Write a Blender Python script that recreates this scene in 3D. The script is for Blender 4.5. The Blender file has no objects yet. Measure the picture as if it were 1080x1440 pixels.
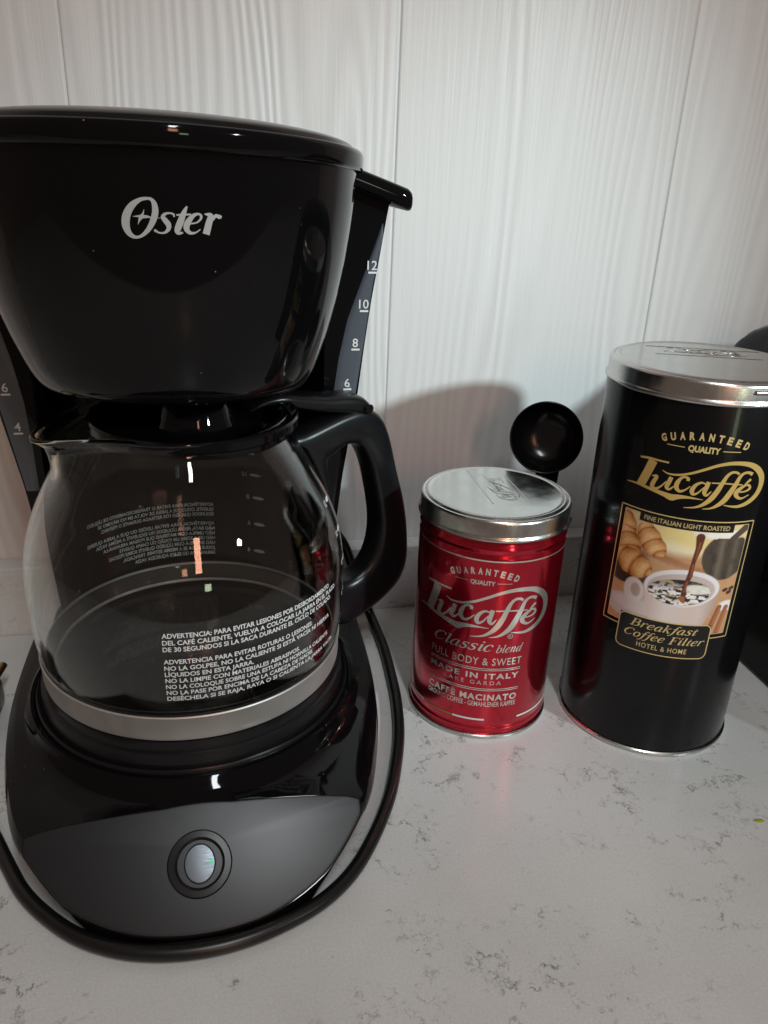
import bpy, bmesh, math, random
import numpy as np
from mathutils import Vector, Matrix
random.seed(7)
SC = bpy.context.scene
COL = SC.collection

# ------------------------------------------------------------------ camera
F_PX, PITCH, YAW, ROLL, CAM_H = 1108.66, 0.41056, 0.22158, 0.04194, 0.3059
cd = bpy.data.cameras.new('camera'); cam = bpy.data.objects.new('camera', cd); COL.objects.link(cam)
_F = Vector((math.sin(YAW)*math.cos(PITCH), math.cos(YAW)*math.cos(PITCH), -math.sin(PITCH)))
_R = Vector((math.cos(YAW), -math.sin(YAW), 0)); _U = _R.cross(_F)
_R2 = math.cos(ROLL)*_R + math.sin(ROLL)*_U; _U2 = -math.sin(ROLL)*_R + math.cos(ROLL)*_U
cam.matrix_world = Matrix(((_R2.x, _U2.x, -_F.x, 0), (_R2.y, _U2.y, -_F.y, 0), (_R2.z, _U2.z, -_F.z, CAM_H), (0, 0, 0, 1)))
cd.sensor_fit = 'VERTICAL'; cd.sensor_height = 36.0; cd.lens = 36.0*F_PX/1440.0
cd.clip_start = 0.01; cd.clip_end = 50
SC.camera = cam

# ------------------------------------------------------------------ world, lamps, exposure
w = bpy.data.worlds.new('World'); SC.world = w; w.use_nodes = True
bg = w.node_tree.nodes['Background']; bg.inputs[0].default_value = (1.0, 0.76, 0.62, 1); bg.inputs[1].default_value = 0.12

def area(name, loc, target, size, power, color, size_y=None, shape='RECTANGLE'):
    l = bpy.data.lights.new(name, 'AREA'); l.shape = shape; l.size = size
    if size_y: l.size_y = size_y
    l.energy = power; l.color = color
    o = bpy.data.objects.new(name, l); COL.objects.link(o); o.location = loc
    o.rotation_euler = (Vector(target)-Vector(loc)).to_track_quat('-Z', 'Y').to_euler()
    return o
kd = bpy.data.lights.new('key_lamp', 'SPOT'); kd.energy = 87.0; kd.color = (0.80, 0.97, 1.0); kd.shadow_soft_size = .045; kd.spot_size = math.radians(21.7); kd.spot_blend = 1.0
ko = bpy.data.objects.new('key_lamp', kd); COL.objects.link(ko); ko.location = (1.02, -0.82, 0.80)
ko.rotation_euler = (Vector((0.11, 0.50, 0.16))-ko.location).to_track_quat('-Z', 'Y').to_euler()
area('ceiling_lamp', (0.14, -0.48, 1.28), (0.12, -0.15, 0.0), 0.07, 6.0, (0.93, 0.98, 1.0), 0.5)
area('warm_lamp', (0.22, -1.25, 0.80), (0.1, 0.45, 0.1), 0.13, 3.2, (1.0, 0.46, 0.29), 0.45)
area('window_light', (0.85, -3.3, 0.55), (0, 0.3, 0.25), 0.28, 2.2, (0.85, 1.0, 0.7), 0.32)

SC.view_settings.view_transform = 'Standard'; SC.view_settings.look = 'None'
SC.view_settings.exposure = 0; SC.view_settings.gamma = 1
SC.cycles.max_bounces = 14; SC.cycles.transmission_bounces = 12; SC.cycles.glossy_bounces = 6
SC.cycles.use_denoising = True
try: SC.cycles.sample_clamp_indirect = 4.0
except Exception: pass

# ------------------------------------------------------------------ helpers
def tag(o, label=None, cat=None, group=None, kind=None):
    for k, v in (('label', label), ('category', cat), ('group', group), ('kind', kind)):
        if v: o[k] = v
    return o
def thing(name, loc, label, cat, group=None):
    o = bpy.data.objects.new(name, None); COL.objects.link(o); o.location = loc; o.empty_display_size = .02
    bpy.context.view_layer.update()
    return tag(o, label, cat, group)
def link(name, me, mats, parent=None, smooth=True, angle=35):
    if not isinstance(mats, (list, tuple)): mats = [mats]
    for m in mats: me.materials.append(m)
    if smooth:
        me.shade_smooth()
        me.set_sharp_from_angle(angle=math.radians(angle))
    o = bpy.data.objects.new(name, me); COL.objects.link(o)
    if parent is not None:
        o.parent = parent
        if parent.type == 'EMPTY': o.matrix_parent_inverse = Matrix.Translation(-Vector(parent.location))   # meshes are written in place
    return o
def mesh(name, verts, faces, mats, parent=None, smooth=True, angle=35, normals=False):
    me = bpy.data.meshes.new(name); me.from_pydata([tuple(v) for v in verts], [], faces); me.update()
    if normals:
        bm = bmesh.new(); bm.from_mesh(me); bmesh.ops.recalc_face_normals(bm, faces=bm.faces); bm.to_mesh(me); bm.free()
    return link(name, me, mats, parent, smooth, angle)
def frombm(name, bm, mats, parent=None, smooth=True, angle=35):
    bmesh.ops.recalc_face_normals(bm, faces=bm.faces)
    me = bpy.data.meshes.new(name); bm.to_mesh(me); bm.free()
    return link(name, me, mats, parent, smooth, angle)
def lathe(name, prof, cx, cy, mats, parent=None, n=128, fn=None, angle=35, closed=False):
    """prof: list of (r, z). fn(x, y, z, theta) may deform."""
    V = []; F = []; rows = []
    for r, z in prof:
        if r < 1e-6:
            V.append((cx, cy, z)); rows.append([len(V)-1])
        else:
            row = []
            for i in range(n):
                t = 2*math.pi*i/n
                V.append((cx+r*math.cos(t), cy+r*math.sin(t), z)); row.append(len(V)-1)
            rows.append(row)
    pairs = list(zip(rows[:-1], rows[1:]))
    if closed: pairs.append((rows[-1], rows[0]))
    for a, b in pairs:
        if len(a) == 1 and len(b) == 1: continue
        for i in range(n):
            j = (i+1) % n
            if len(a) == 1: F.append((a[0], b[i], b[j]))
            elif len(b) == 1: F.append((a[i], b[0], a[j]))
            else: F.append((a[i], b[i], b[j], a[j]))
    if fn: V = [fn(*v) for v in V]
    return mesh(name, V, F, mats, parent, True, angle, normals=True)
def catmull(P, n):
    P = [np.array(p, float) for p in P]; out = []
    Q = [2*P[0]-P[1]] + P + [2*P[-1]-P[-2]]
    for i in range(1, len(Q)-2):
        for k in range(n):
            t = k/n
            out.append(.5*((2*Q[i])+(-Q[i-1]+Q[i+1])*t+(2*Q[i-1]-5*Q[i]+4*Q[i+1]-Q[i+2])*t*t+(-Q[i-1]+3*Q[i]-3*Q[i+1]+Q[i+2])*t**3))
    out.append(P[-1]); return out
def catmull_closed(P, n):
    P = [np.array(p, float) for p in P]; m = len(P); out = []
    for i in range(m):
        a, b, c, d = P[i-1], P[i], P[(i+1) % m], P[(i+2) % m]
        for k in range(n):
            t = k/n
            out.append(.5*((2*b)+(-a+c)*t+(2*a-5*b+4*c-d)*t*t+(-a+3*b-3*c+d)*t**3))
    return out
def smooth_profile(pts, n=6):
    return [tuple(p) for p in catmull(pts, n)]
def tube(name, pts, r, mats, parent=None, n=12, steps=8):
    P = catmull(pts, steps); V = []; F = []
    up = np.array([0, 0, 1.0]); prev = None
    for i, p in enumerate(P):
        a = P[max(i-1, 0)]; b = P[min(i+1, len(P)-1)]
        t = b[:3]-a[:3]; t /= np.linalg.norm(t)
        s = np.cross(t, up)
        if np.linalg.norm(s) < 1e-3: s = prev
        s = s/np.linalg.norm(s); prev = s; u = np.cross(s, t)
        rr = p[3] if len(p) > 3 else r
        for k in range(n):
            an = 2*math.pi*k/n; V.append(p[:3]+rr*(math.cos(an)*s+math.sin(an)*u))
    m = len(P)
    for i in range(m-1):
        for k in range(n):
            q = (k+1) % n; F.append((i*n+k, i*n+q, (i+1)*n+q, (i+1)*n+k))
    F.append(tuple(range(n))[::-1]); F.append(tuple((m-1)*n+k for k in range(n)))
    return mesh(name, V, F, mats, parent, angle=50, normals=True)
def bevbox(name, lo, hi, bev, mats, parent=None, seg=3, fn=None):
    bm = bmesh.new(); bmesh.ops.create_cube(bm, size=1)
    for v in bm.verts:
        v.co = Vector([lo[i]+(v.co[i]+.5)*(hi[i]-lo[i]) for i in range(3)])
    if bev: bmesh.ops.bevel(bm, geom=bm.edges[:], offset=bev, segments=seg, profile=.5, affect='EDGES')
    if fn:
        for v in bm.verts: v.co = Vector(fn(*v.co))
    return frombm(name, bm, mats, parent, angle=50)

# ---- flat print: strokes, text, grids -> (u, v) vertices in metres, then wrapped on a surface
class Flat:
    def __init__(s): s.v = []; s.f = []; s.layer = []; s.k = 0
    def add(s, V, F):
        o = len(s.v); s.v += [tuple(p) for p in V]; s.layer += [s.k]*len(V)
        s.f += [tuple(i+o for i in f) for f in F]; s.k += 1
    def stroke(s, pts, sc=1, ox=0, oy=0, shear=0, n=6, ws=1, sx=1, cap=True):
        P = catmull([(p[0], p[1], p[2]) for p in pts], n)
        V = []; F = []
        for i, p in enumerate(P):
            a = P[max(i-1, 0)]; b = P[min(i+1, len(P)-1)]
            d = (b-a)[:2]; d = d/(np.linalg.norm(d)+1e-12); nn = np.array([-d[1], d[0]])
            h = max(p[2], 0.01)*ws/2
            for sgn in (1, -1):
                q = p[:2]+nn*h*sgn
                V.append((ox+sc*sx*(q[0]+shear*q[1]), oy+sc*q[1]))
        for i in range(len(P)-1): F.append((2*i, 2*i+1, 2*i+3, 2*i+2))
        s.add(V, F)
        if cap:                                   # round pen ends
            for p in (P[0], P[-1]):
                h = max(p[2], .01)*ws/2
                C = [(ox+sc*sx*((p[0]+h*math.cos(t))+shear*(p[1]+h*math.sin(t))), oy+sc*(p[1]+h*math.sin(t))) for t in [k*math.pi/5 for k in range(10)]]
                s.add(C, [tuple(range(10))])
    def poly(s, pts):
        from mathutils.geometry import tessellate_polygon
        t = tessellate_polygon([[Vector((p[0], p[1], 0)) for p in pts]])
        s.add(pts, [tuple(f) for f in t])
    def rect(s, u0, v0, u1, v1, n=1):
        V = []; F = []
        for i in range(n+1):
            u = u0+(u1-u0)*i/n; V += [(u, v0), (u, v1)]
        for i in range(n): F.append((2*i, 2*i+2, 2*i+3, 2*i+1))
        s.add(V, F)
    def band(s, outline_o, outline_i):
        n = len(outline_o); V = list(outline_o)+list(outline_i)
        s.add(V, [(i, (i+1) % n, n+(i+1) % n, n+i) for i in range(n)])
    def text(s, body, u, v, height, width=None, align='L', bold=0.0, shear=0.0, arc=None, spacing=1.0, vfn=None):
        """cap height, optional total width (the line is squeezed to it)"""
        cu = bpy.data.curves.new('t', 'FONT'); cu.body = body; cu.size = 1; cu.resolution_u = 3; cu.offset = bold; cu.shear = shear; cu.space_character = spacing
        ob = bpy.data.objects.new('t', cu); COL.objects.link(ob)
        dg = bpy.context.evaluated_depsgraph_get(); me = ob.evaluated_get(dg).to_mesh()
        V = [(q.co.x, q.co.y) for q in me.vertices]; F = [tuple(p.vertices) for p in me.polygons]
        ob.evaluated_get(dg).to_mesh_clear(); bpy.data.objects.remove(ob); bpy.data.curves.remove(cu)
        if not V: return
        x0 = min(p[0] for p in V); x1 = max(p[0] for p in V)
        cap = 0.729; sy = height/cap; sx = sy if width is None else width/(x1-x0)
        L = sx*(x1-x0); o = {'L': 0, 'C': -L/2, 'R': -L}[align]
        W = []
        for p in V:
            a = u+o+sx*(p[0]-x0); b = v+sy*p[1]
            if arc:                                # arc: (centre u, radius) letters bend over it
                cu_, R_ = arc; th = (a-cu_)/R_; rr = R_+(b-v)
                a = cu_+rr*math.sin(th); b = v+rr*math.cos(th)-R_
            W.append((a, b if vfn is None else vfn(a, b)))
        s.add(W, F)
    def wrap(s, name, fn, mat, parent, lift=3e-6):
        V = [fn(p[0], p[1], (l % 40)*lift) for p, l in zip(s.v, s.layer)]
        return mesh(name, V, s.f, mat, parent, smooth=False)
def cyl(cx, cy, R, off):
    def f(u, z, e=0):
        r = R+off+e; return (cx+r*math.sin(u/R), cy-r*math.cos(u/R), z)
    return f

# ------------------------------------------------------------------ materials
def mat(name, base=(.5,.5,.5), rough=.5, metal=0, spec=.5, coat=0, coat_rough=.03, trans=0, ior=1.5, emit=None):
    m = bpy.data.materials.new(name); m.use_nodes = True
    b = m.node_tree.nodes['Principled BSDF']
    b.inputs['Base Color'].default_value = (*base, 1); b.inputs['Roughness'].default_value = rough
    b.inputs['Metallic'].default_value = metal; b.inputs['Specular IOR Level'].default_value = spec
    b.inputs['Coat Weight'].default_value = coat; b.inputs['Coat Roughness'].default_value = coat_rough
    b.inputs['Transmission Weight'].default_value = trans; b.inputs['IOR'].default_value = ior
    if emit: b.inputs['Emission Color'].default_value = (*emit[0], 1); b.inputs['Emission Strength'].default_value = emit[1]
    return m
def N(m, typ, **kw):
    n = m.node_tree.nodes.new(typ)
    for k, v in kw.items():
        if k in n.inputs: n.inputs[k].default_value = v
        else: setattr(n, k, v)
    return n
def L(m, a, b): m.node_tree.links.new(a, b)
def coords(m, scale=(1, 1, 1), kind='Object'):
    tc = N(m, 'ShaderNodeTexCoord'); mp = N(m, 'ShaderNodeMapping'); mp.inputs['Scale'].default_value = scale
    L(m, tc.outputs[kind], mp.inputs['Vector']); return mp.outputs['Vector']
def P(m): return m.node_tree.nodes['Principled BSDF']
def rough_noise(m, scale, lo, hi, vec_scale=(1, 1, 1)):
    v = coords(m, vec_scale); n = N(m, 'ShaderNodeTexNoise', Scale=scale, Detail=6.0, Roughness=.65); L(m, v, n.inputs['Vector'])
    r = N(m, 'ShaderNodeMapRange'); r.inputs['From Min'].default_value = .35; r.inputs['From Max'].default_value = .7
    r.inputs['To Min'].default_value = lo; r.inputs['To Max'].default_value = hi
    L(m, n.outputs['Fac'], r.inputs['Value']); L(m, r.outputs['Result'], P(m).inputs['Roughness'])
def bump_noise(m, scale, dist, strength=1, vec_scale=(1, 1, 1), detail=4.0, target='Normal'):
    v = coords(m, vec_scale); n = N(m, 'ShaderNodeTexNoise', Scale=scale, Detail=detail); L(m, v, n.inputs['Vector'])
    b = N(m, 'ShaderNodeBump', Strength=strength, Distance=dist); L(m, n.outputs['Fac'], b.inputs['Height']); L(m, b.outputs['Normal'], P(m).inputs[target])

def dusty(m, amount=.02, scale=900):
    """a few fine dust specks over a dark glossy surface"""
    v = coords(m); vo = N(m, 'ShaderNodeTexVoronoi', Scale=scale); L(m, v, vo.inputs['Vector'])
    n = N(m, 'ShaderNodeTexNoise', Scale=45.0, Detail=3.0); L(m, v, n.inputs['Vector'])
    r = N(m, 'ShaderNodeMapRange'); r.inputs['From Min'].default_value = .05; r.inputs['From Max'].default_value = .13
    r.inputs['To Min'].default_value = 1; r.inputs['To Max'].default_value = 0; L(m, vo.outputs['Distance'], r.inputs['Value'])
    wn = N(m, 'ShaderNodeMath', operation='GREATER_THAN'); L(m, vo.outputs['Color'], wn.inputs[0]); wn.inputs[1].default_value = 1-amount*3
    mu = N(m, 'ShaderNodeMath', operation='MULTIPLY'); L(m, r.outputs['Result'], mu.inputs[0]); L(m, wn.outputs[0], mu.inputs[1])
    mu2 = N(m, 'ShaderNodeMath', operation='MULTIPLY'); L(m, mu.outputs[0], mu2.inputs[0]); mu2.inputs[1].default_value = .5
    mx = N(m, 'ShaderNodeMix', data_type='RGBA'); L(m, mu2.outputs[0], mx.inputs['Factor'])
    mx.inputs[6].default_value = P(m).inputs['Base Color'].default_value; mx.inputs[7].default_value = (.5, .48, .45, 1)
    L(m, mx.outputs[2], P(m).inputs['Base Color'])

M = {}
M['gloss'] = mat('black_gloss_plastic', (.0035, .0035, .004), .05, spec=.22); rough_noise(M['gloss'], 14, .02, .09); dusty(M['gloss'], .035, 420)
M['lid'] = mat('lid_dome_plastic', (.006, .006, .007), .2, spec=.5); bump_noise(M['lid'], 700, .00002, .4)
M['satin'] = mat('black_satin_plastic', (.006, .006, .007), .3, spec=.35); bump_noise(M['satin'], 900, .00003, .4); 
M['matte'] = mat('black_grained_plastic', (.012, .0125, .014), .3, spec=.4); bump_noise(M['matte'], 2600, .000012, .5, detail=0.0); dusty(M['matte'], .006, 300)
M['rubber'] = mat('black_cord_rubber', (.008, .008, .008), .33)
M['gauge'] = mat('smoky_gauge_window', (.07, .085, .105), .3, coat=.8, coat_rough=.08)
M['print'] = mat('white_print', (.72, .74, .74), .5)
M['logo_silver'] = mat('silver_logo_print', (.62, .66, .66), .35, metal=.3)
M['glass'] = mat('carafe_glass', (.97, .985, .975), 0.0, trans=1, ior=1.47); 
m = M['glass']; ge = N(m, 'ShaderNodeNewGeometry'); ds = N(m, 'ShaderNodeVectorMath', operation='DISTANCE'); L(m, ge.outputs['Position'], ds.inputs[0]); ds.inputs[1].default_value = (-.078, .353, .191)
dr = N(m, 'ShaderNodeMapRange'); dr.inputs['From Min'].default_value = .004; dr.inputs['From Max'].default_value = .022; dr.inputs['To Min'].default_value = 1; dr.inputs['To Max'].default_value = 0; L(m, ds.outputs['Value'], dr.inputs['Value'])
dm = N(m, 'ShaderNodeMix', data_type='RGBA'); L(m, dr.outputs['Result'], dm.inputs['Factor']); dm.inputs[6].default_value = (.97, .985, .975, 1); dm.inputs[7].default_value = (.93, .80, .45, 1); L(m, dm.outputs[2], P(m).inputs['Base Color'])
M['steel'] = mat('brushed_steel', (.66, .635, .61), .45, metal=.75); rough_noise(M['steel'], 60, .40, .52, (1, 1, 1))
M['tin'] = mat('tin_lid_metal', (.60, .59, .57), .25, metal=1); rough_noise(M['tin'], 60, .2, .34, (1, 1, .3))
M['inner_shade'] = mat('dark_band_shade', (.06, .058, .055), .35, metal=.6)  # dark colour stands in for the shade inside the steel band
bump_noise(M['tin'], 260, .00002, .5, (1, 1, 1))
M['tin_top'] = mat('tin_lid_top_metal', (.50, .50, .48), .22, metal=1); rough_noise(M['tin_top'], 90, .12, .24); bump_noise(M['tin_top'], 600, .00002, .5)
M['red'] = mat('red_lacquered_tin', (.56, .011, .033), .17, metal=.9, coat=.5, coat_rough=.04)
M['blackcan'] = mat('black_lacquered_tin', (.0035, .0035, .004), .22, spec=.22, coat=.14, coat_rough=.015)
M['gold'] = mat('gold_print', (.78, .54, .17), .33, metal=.5)
M['palegold'] = mat('pale_gold_print', (.78, .58, .25), .4, metal=.4)
M['silverink'] = mat('bare_tin_print', (.84, .80, .73), .2, metal=.88)
M['whiteink'] = mat('white_ink', (.75, .72, .70), .35)
M['goldink'] = mat('bronze_ink', (.32, .20, .04), .35, metal=.3)
M['blackink'] = mat('black_ink', (.006, .006, .006), .3)
M['button'] = mat('silver_button', (.13, .145, .16), .3, metal=.8); rough_noise(M['button'], 200, .28, .4, (1, 8, 1))
M['led'] = mat('green_lamp', (.02, .3, .1), .3, emit=((.1, 1, .45), .6))
M['brass'] = mat('brass_pin', (.45, .3, .16), .35, metal=1)
M['crumb'] = mat('yellow_green_crumb', (.35, .42, .02), .6)

def translucent_print(m, k):
    nt = m.node_tree; out = nt.nodes['Material Output']; t = N(m, 'ShaderNodeBsdfTranslucent'); t.inputs['Color'].default_value = (.75, .77, .77, 1)
    x = N(m, 'ShaderNodeMixShader', Fac=k); L(m, P(m).outputs[0], x.inputs[1]); L(m, t.outputs[0], x.inputs[2]); L(m, x.outputs[0], out.inputs['Surface'])
M['glassprint'] = mat('white_print_on_glass', (.80, .82, .82), .5); translucent_print(M['glassprint'], .5)
# print picture: colour lives in the mesh colours painted in numpy
m = M['picture'] = mat('printed_photo', (1, 1, 1), .35, coat=.8, coat_rough=.03)
at = N(m, 'ShaderNodeVertexColor'); at.layer_name = 'print'; L(m, at.outputs['Color'], P(m).inputs['Base Color'])

# white quartz counter with broken grey veins
m = M['quartz'] = mat('white_quartz', (.6, .58, .56), .2)
v = coords(m)
def vein(scale, width, seed, clump, thr):
    mp = N(m, 'ShaderNodeMapping'); L(m, v, mp.inputs['Vector']); mp.inputs['Location'].default_value = (seed, seed*.7, seed*.3)
    wn = N(m, 'ShaderNodeTexNoise', Scale=scale*1.7, Detail=5.0, Roughness=.7); L(m, mp.outputs['Vector'], wn.inputs['Vector'])
    mix = N(m, 'ShaderNodeMix', data_type='RGBA'); mix.inputs['Factor'].default_value = .045; L(m, mp.outputs['Vector'], mix.inputs[6]); L(m, wn.outputs['Color'], mix.inputs[7])
    vo = N(m, 'ShaderNodeTexVoronoi', feature='DISTANCE_TO_EDGE', Scale=scale); L(m, mix.outputs[2], vo.inputs['Vector'])
    r = N(m, 'ShaderNodeMapRange'); r.inputs['From Min'].default_value = 0; r.inputs['From Max'].default_value = width; r.inputs['To Min'].default_value = 1; r.inputs['To Max'].default_value = 0
    L(m, vo.outputs['Distance'], r.inputs['Value'])
    c = N(m, 'ShaderNodeTexNoise', Scale=clump, Detail=5.0, Roughness=.75); L(m, mp.outputs['Vector'], c.inputs['Vector'])
    r2 = N(m, 'ShaderNodeMapRange'); r2.inputs['From Min'].default_value = thr; r2.inputs['From Max'].default_value = thr+.07; L(m, c.outputs['Fac'], r2.inputs['Value'])
    f = N(m, 'ShaderNodeTexNoise', Scale=clump*9, Detail=3.0, Roughness=.7); L(m, mp.outputs['Vector'], f.inputs['Vector'])
    r3 = N(m, 'ShaderNodeMapRange'); r3.inputs['From Min'].default_value = .42; r3.inputs['From Max'].default_value = .60; L(m, f.outputs['Fac'], r3.inputs['Value'])
    a = N(m, 'ShaderNodeMath', operation='MULTIPLY'); L(m, r.outputs['Result'], a.inputs[0]); L(m, r2.outputs['Result'], a.inputs[1])
    b = N(m, 'ShaderNodeMath', operation='MULTIPLY'); L(m, a.outputs[0], b.inputs[0]); L(m, r3.outputs['Result'], b.inputs[1]); return b.outputs[0]
v1 = vein(38, .055, 3.1, 16, .52); v2 = vein(75, .06, 8.7, 24, .55)
mxv = N(m, 'ShaderNodeMath', operation='MAXIMUM'); L(m, v1, mxv.inputs[0]); L(m, v2, mxv.inputs[1])
cl = N(m, 'ShaderNodeTexNoise', Scale=14.0, Detail=4.0, Roughness=.6); L(m, v, cl.inputs['Vector'])
rc = N(m, 'ShaderNodeMapRange'); rc.inputs['From Min'].default_value = .35; rc.inputs['From Max'].default_value = .68; L(m, cl.outputs['Fac'], rc.inputs['Value'])
b0 = N(m, 'ShaderNodeMix', data_type='RGBA'); L(m, rc.outputs['Result'], b0.inputs['Factor']); b0.inputs[6].default_value = (.76, .79, .78, 1); b0.inputs[7].default_value = (.70, .725, .715, 1)
b1 = N(m, 'ShaderNodeMix', data_type='RGBA'); sc_ = N(m, 'ShaderNodeMath', operation='MULTIPLY'); L(m, mxv.outputs[0], sc_.inputs[0]); sc_.inputs[1].default_value = .8
L(m, sc_.outputs[0], b1.inputs['Factor']); L(m, b0.outputs[2], b1.inputs[6]); b1.inputs[7].default_value = (.10, .09, .088, 1)
gn = N(m, 'ShaderNodeTexNoise', Scale=850.0, Detail=2.0); L(m, v, gn.inputs['Vector'])
gr_ = N(m, 'ShaderNodeMapRange'); gr_.inputs['From Min'].default_value = .3; gr_.inputs['From Max'].default_value = .7; gr_.inputs['To Min'].default_value = .93; gr_.inputs['To Max'].default_value = 1.05; L(m, gn.outputs['Fac'], gr_.inputs['Value'])
vm = N(m, 'ShaderNodeVectorMath', operation='SCALE'); L(m, b1.outputs[2], vm.inputs[0]); L(m, gr_.outputs['Result'], vm.inputs['Scale']); L(m, vm.outputs[0], P(m).inputs['Base Color'])
fr = N(m, 'ShaderNodeTexNoise', Scale=9.0, Detail=5.0); L(m, v, fr.inputs['Vector']); fm = N(m, 'ShaderNodeMapRange'); fm.inputs['To Min'].default_value = .12; fm.inputs['To Max'].default_value = .36; L(m, fr.outputs['Fac'], fm.inputs['Value']); L(m, fm.outputs['Result'], P(m).inputs['Roughness']); P(m).inputs['Roughness'].default_value = .22; P(m).inputs['Specular IOR Level'].default_value = .4

# white embossed wood-grain wall panels
m = M['plank'] = mat('white_woodgrain_panel', (.76, .76, .75), .38)
oi = N(m, 'ShaderNodeObjectInfo')
tc = N(m, 'ShaderNodeTexCoord')
off = N(m, 'ShaderNodeVectorMath', operation='MULTIPLY_ADD'); L(m, oi.outputs['Random'], off.inputs[0]); off.inputs[1].default_value = (3.7, 1.0, 9.1); L(m, tc.outputs['Object'], off.inputs[2])
mp = N(m, 'ShaderNodeMapping'); mp.inputs['Scale'].default_value = (1, 1, .11); L(m, off.outputs[0], mp.inputs['Vector'])
nz = N(m, 'ShaderNodeTexNoise', Scale=11.0, Detail=2.0, Roughness=.5); L(m, mp.outputs['Vector'], nz.inputs['Vector'])
ml = N(m, 'ShaderNodeMath', operation='MULTIPLY'); L(m, nz.outputs['Fac'], ml.inputs[0]); ml.inputs[1].default_value = 110.0
sx = N(m, 'ShaderNodeSeparateXYZ'); L(m, off.outputs[0], sx.inputs[0])
mx_ = N(m, 'ShaderNodeMath', operation='MULTIPLY_ADD'); L(m, sx.outputs['X'], mx_.inputs[0]); mx_.inputs[1].default_value = 620.0; L(m, ml.outputs[0], mx_.inputs[2])
sn = N(m, 'ShaderNodeMath', operation='SINE'); L(m, mx_.outputs[0], sn.inputs[0])
# where the grain shows
mpm = N(m, 'ShaderNodeMapping'); mpm.inputs['Scale'].default_value = (1, 1, .16); L(m, off.outputs[0], mpm.inputs['Vector'])
nm = N(m, 'ShaderNodeTexNoise', Scale=13.0, Detail=2.5); L(m, mpm.outputs['Vector'], nm.inputs['Vector'])
rm = N(m, 'ShaderNodeMapRange'); rm.inputs['From Min'].default_value = .42; rm.inputs['From Max'].default_value = .6; rm.inputs['To Min'].default_value = .12; L(m, nm.outputs['Fac'], rm.inputs['Value'])
gm = N(m, 'ShaderNodeMath', operation='MULTIPLY'); L(m, sn.outputs[0], gm.inputs[0]); L(m, rm.outputs['Result'], gm.inputs[1])
mpf = N(m, 'ShaderNodeMapping'); mpf.inputs['Scale'].default_value = (1, 1, .035); L(m, off.outputs[0], mpf.inputs['Vector'])
nf = N(m, 'ShaderNodeTexNoise', Scale=420.0, Detail=3.0, Roughness=.6); L(m, mpf.outputs['Vector'], nf.inputs['Vector'])
sm = N(m, 'ShaderNodeMath', operation='MULTIPLY_ADD'); L(m, nf.outputs['Fac'], sm.inputs[0]); sm.inputs[1].default_value = 1.25; L(m, gm.outputs[0], sm.inputs[2])
bp = N(m, 'ShaderNodeBump', Strength=1.0, Distance=.00017); L(m, sm.outputs[0], bp.inputs['Height']); L(m, bp.outputs['Normal'], P(m).inputs['Normal'])
cr = N(m, 'ShaderNodeMapRange'); cr.inputs['From Min'].default_value = -1; cr.inputs['From Max'].default_value = 2; L(m, sm.outputs[0], cr.inputs['Value'])
cb = N(m, 'ShaderNodeMix', data_type='RGBA'); L(m, cr.outputs['Result'], cb.inputs['Factor']); cb.inputs[6].default_value = (.70, .70, .69, 1); cb.inputs[7].default_value = (.80, .80, .79, 1)
# tiny dark flecks
fk = N(m, 'ShaderNodeTexVoronoi', Scale=17.0); mpk = N(m, 'ShaderNodeMapping'); mpk.inputs['Scale'].default_value = (1, 1, .45); L(m, off.outputs[0], mpk.inputs['Vector']); L(m, mpk.outputs['Vector'], fk.inputs['Vector'])
lt = N(m, 'ShaderNodeMath', operation='LESS_THAN'); L(m, fk.outputs['Distance'], lt.inputs[0]); lt.inputs[1].default_value = .022
fkm = N(m, 'ShaderNodeMath', operation='MULTIPLY'); L(m, lt.outputs[0], fkm.inputs[0]); fkm.inputs[1].default_value = .6
cf = N(m, 'ShaderNodeMix', data_type='RGBA'); L(m, fkm.outputs[0], cf.inputs['Factor']); L(m, cb.outputs[2], cf.inputs[6]); cf.inputs[7].default_value = (.2, .18, .16, 1)
L(m, cf.outputs[2], P(m).inputs['Base Color'])

# ------------------------------------------------------------------ setting: counter, upstand, wall
WY = .525; UY = .5078; UH = .0507
ct = bevbox('countertop', (-1.0, -.12, -.03), (1.3, UY-.0004, 0), .002, M['quartz']); tag(ct, kind='structure', label='white quartz countertop with broken grey veins')
us = bevbox('backsplash', (-1.0, UY, -.03), (1.3, WY-.0003, UH), .0012, M['quartz']); tag(us, kind='structure', label='low quartz upstand along the wall')
wall = bpy.data.objects.new('wall', None); COL.objects.link(wall); wall.location = (0, WY, 0); tag(wall, kind='structure', label='white wood-grain panelled wall')
def plank_mesh():
    W = .1898; H0 = UH-.02; H1 = 1.1; g = .0009
    prof = [(0, .0009), (g*.3, .0008), (g*.7, .0002), (g*1.5, 0), (W-g*1.5, 0), (W-g*.7, .0002), (W-g*.3, .0008), (W, .0009)]
    V = []
    for z in (H0, H1):
        for x, y in prof: V.append((x, y, z))
        V += [(W, .012, z), (0, .012, z)]
    n = len(prof)+2
    F = [(i, (i+1) % n, n+(i+1) % n, n+i) for i in range(n)] + [tuple(range(n))[::-1], tuple(range(n, 2*n))]
    me = bpy.data.meshes.new('plank'); me.from_pydata(V, [], F); me.update()
    me.materials.append(M['plank']); return me
PM = plank_mesh()
for i in range(-5, 7):
    o = bpy.data.objects.new('plank', PM); COL.objects.link(o); o.parent = wall; o.location = (.1160+.19*(i-1)+.00025, 0, 0)

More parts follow.
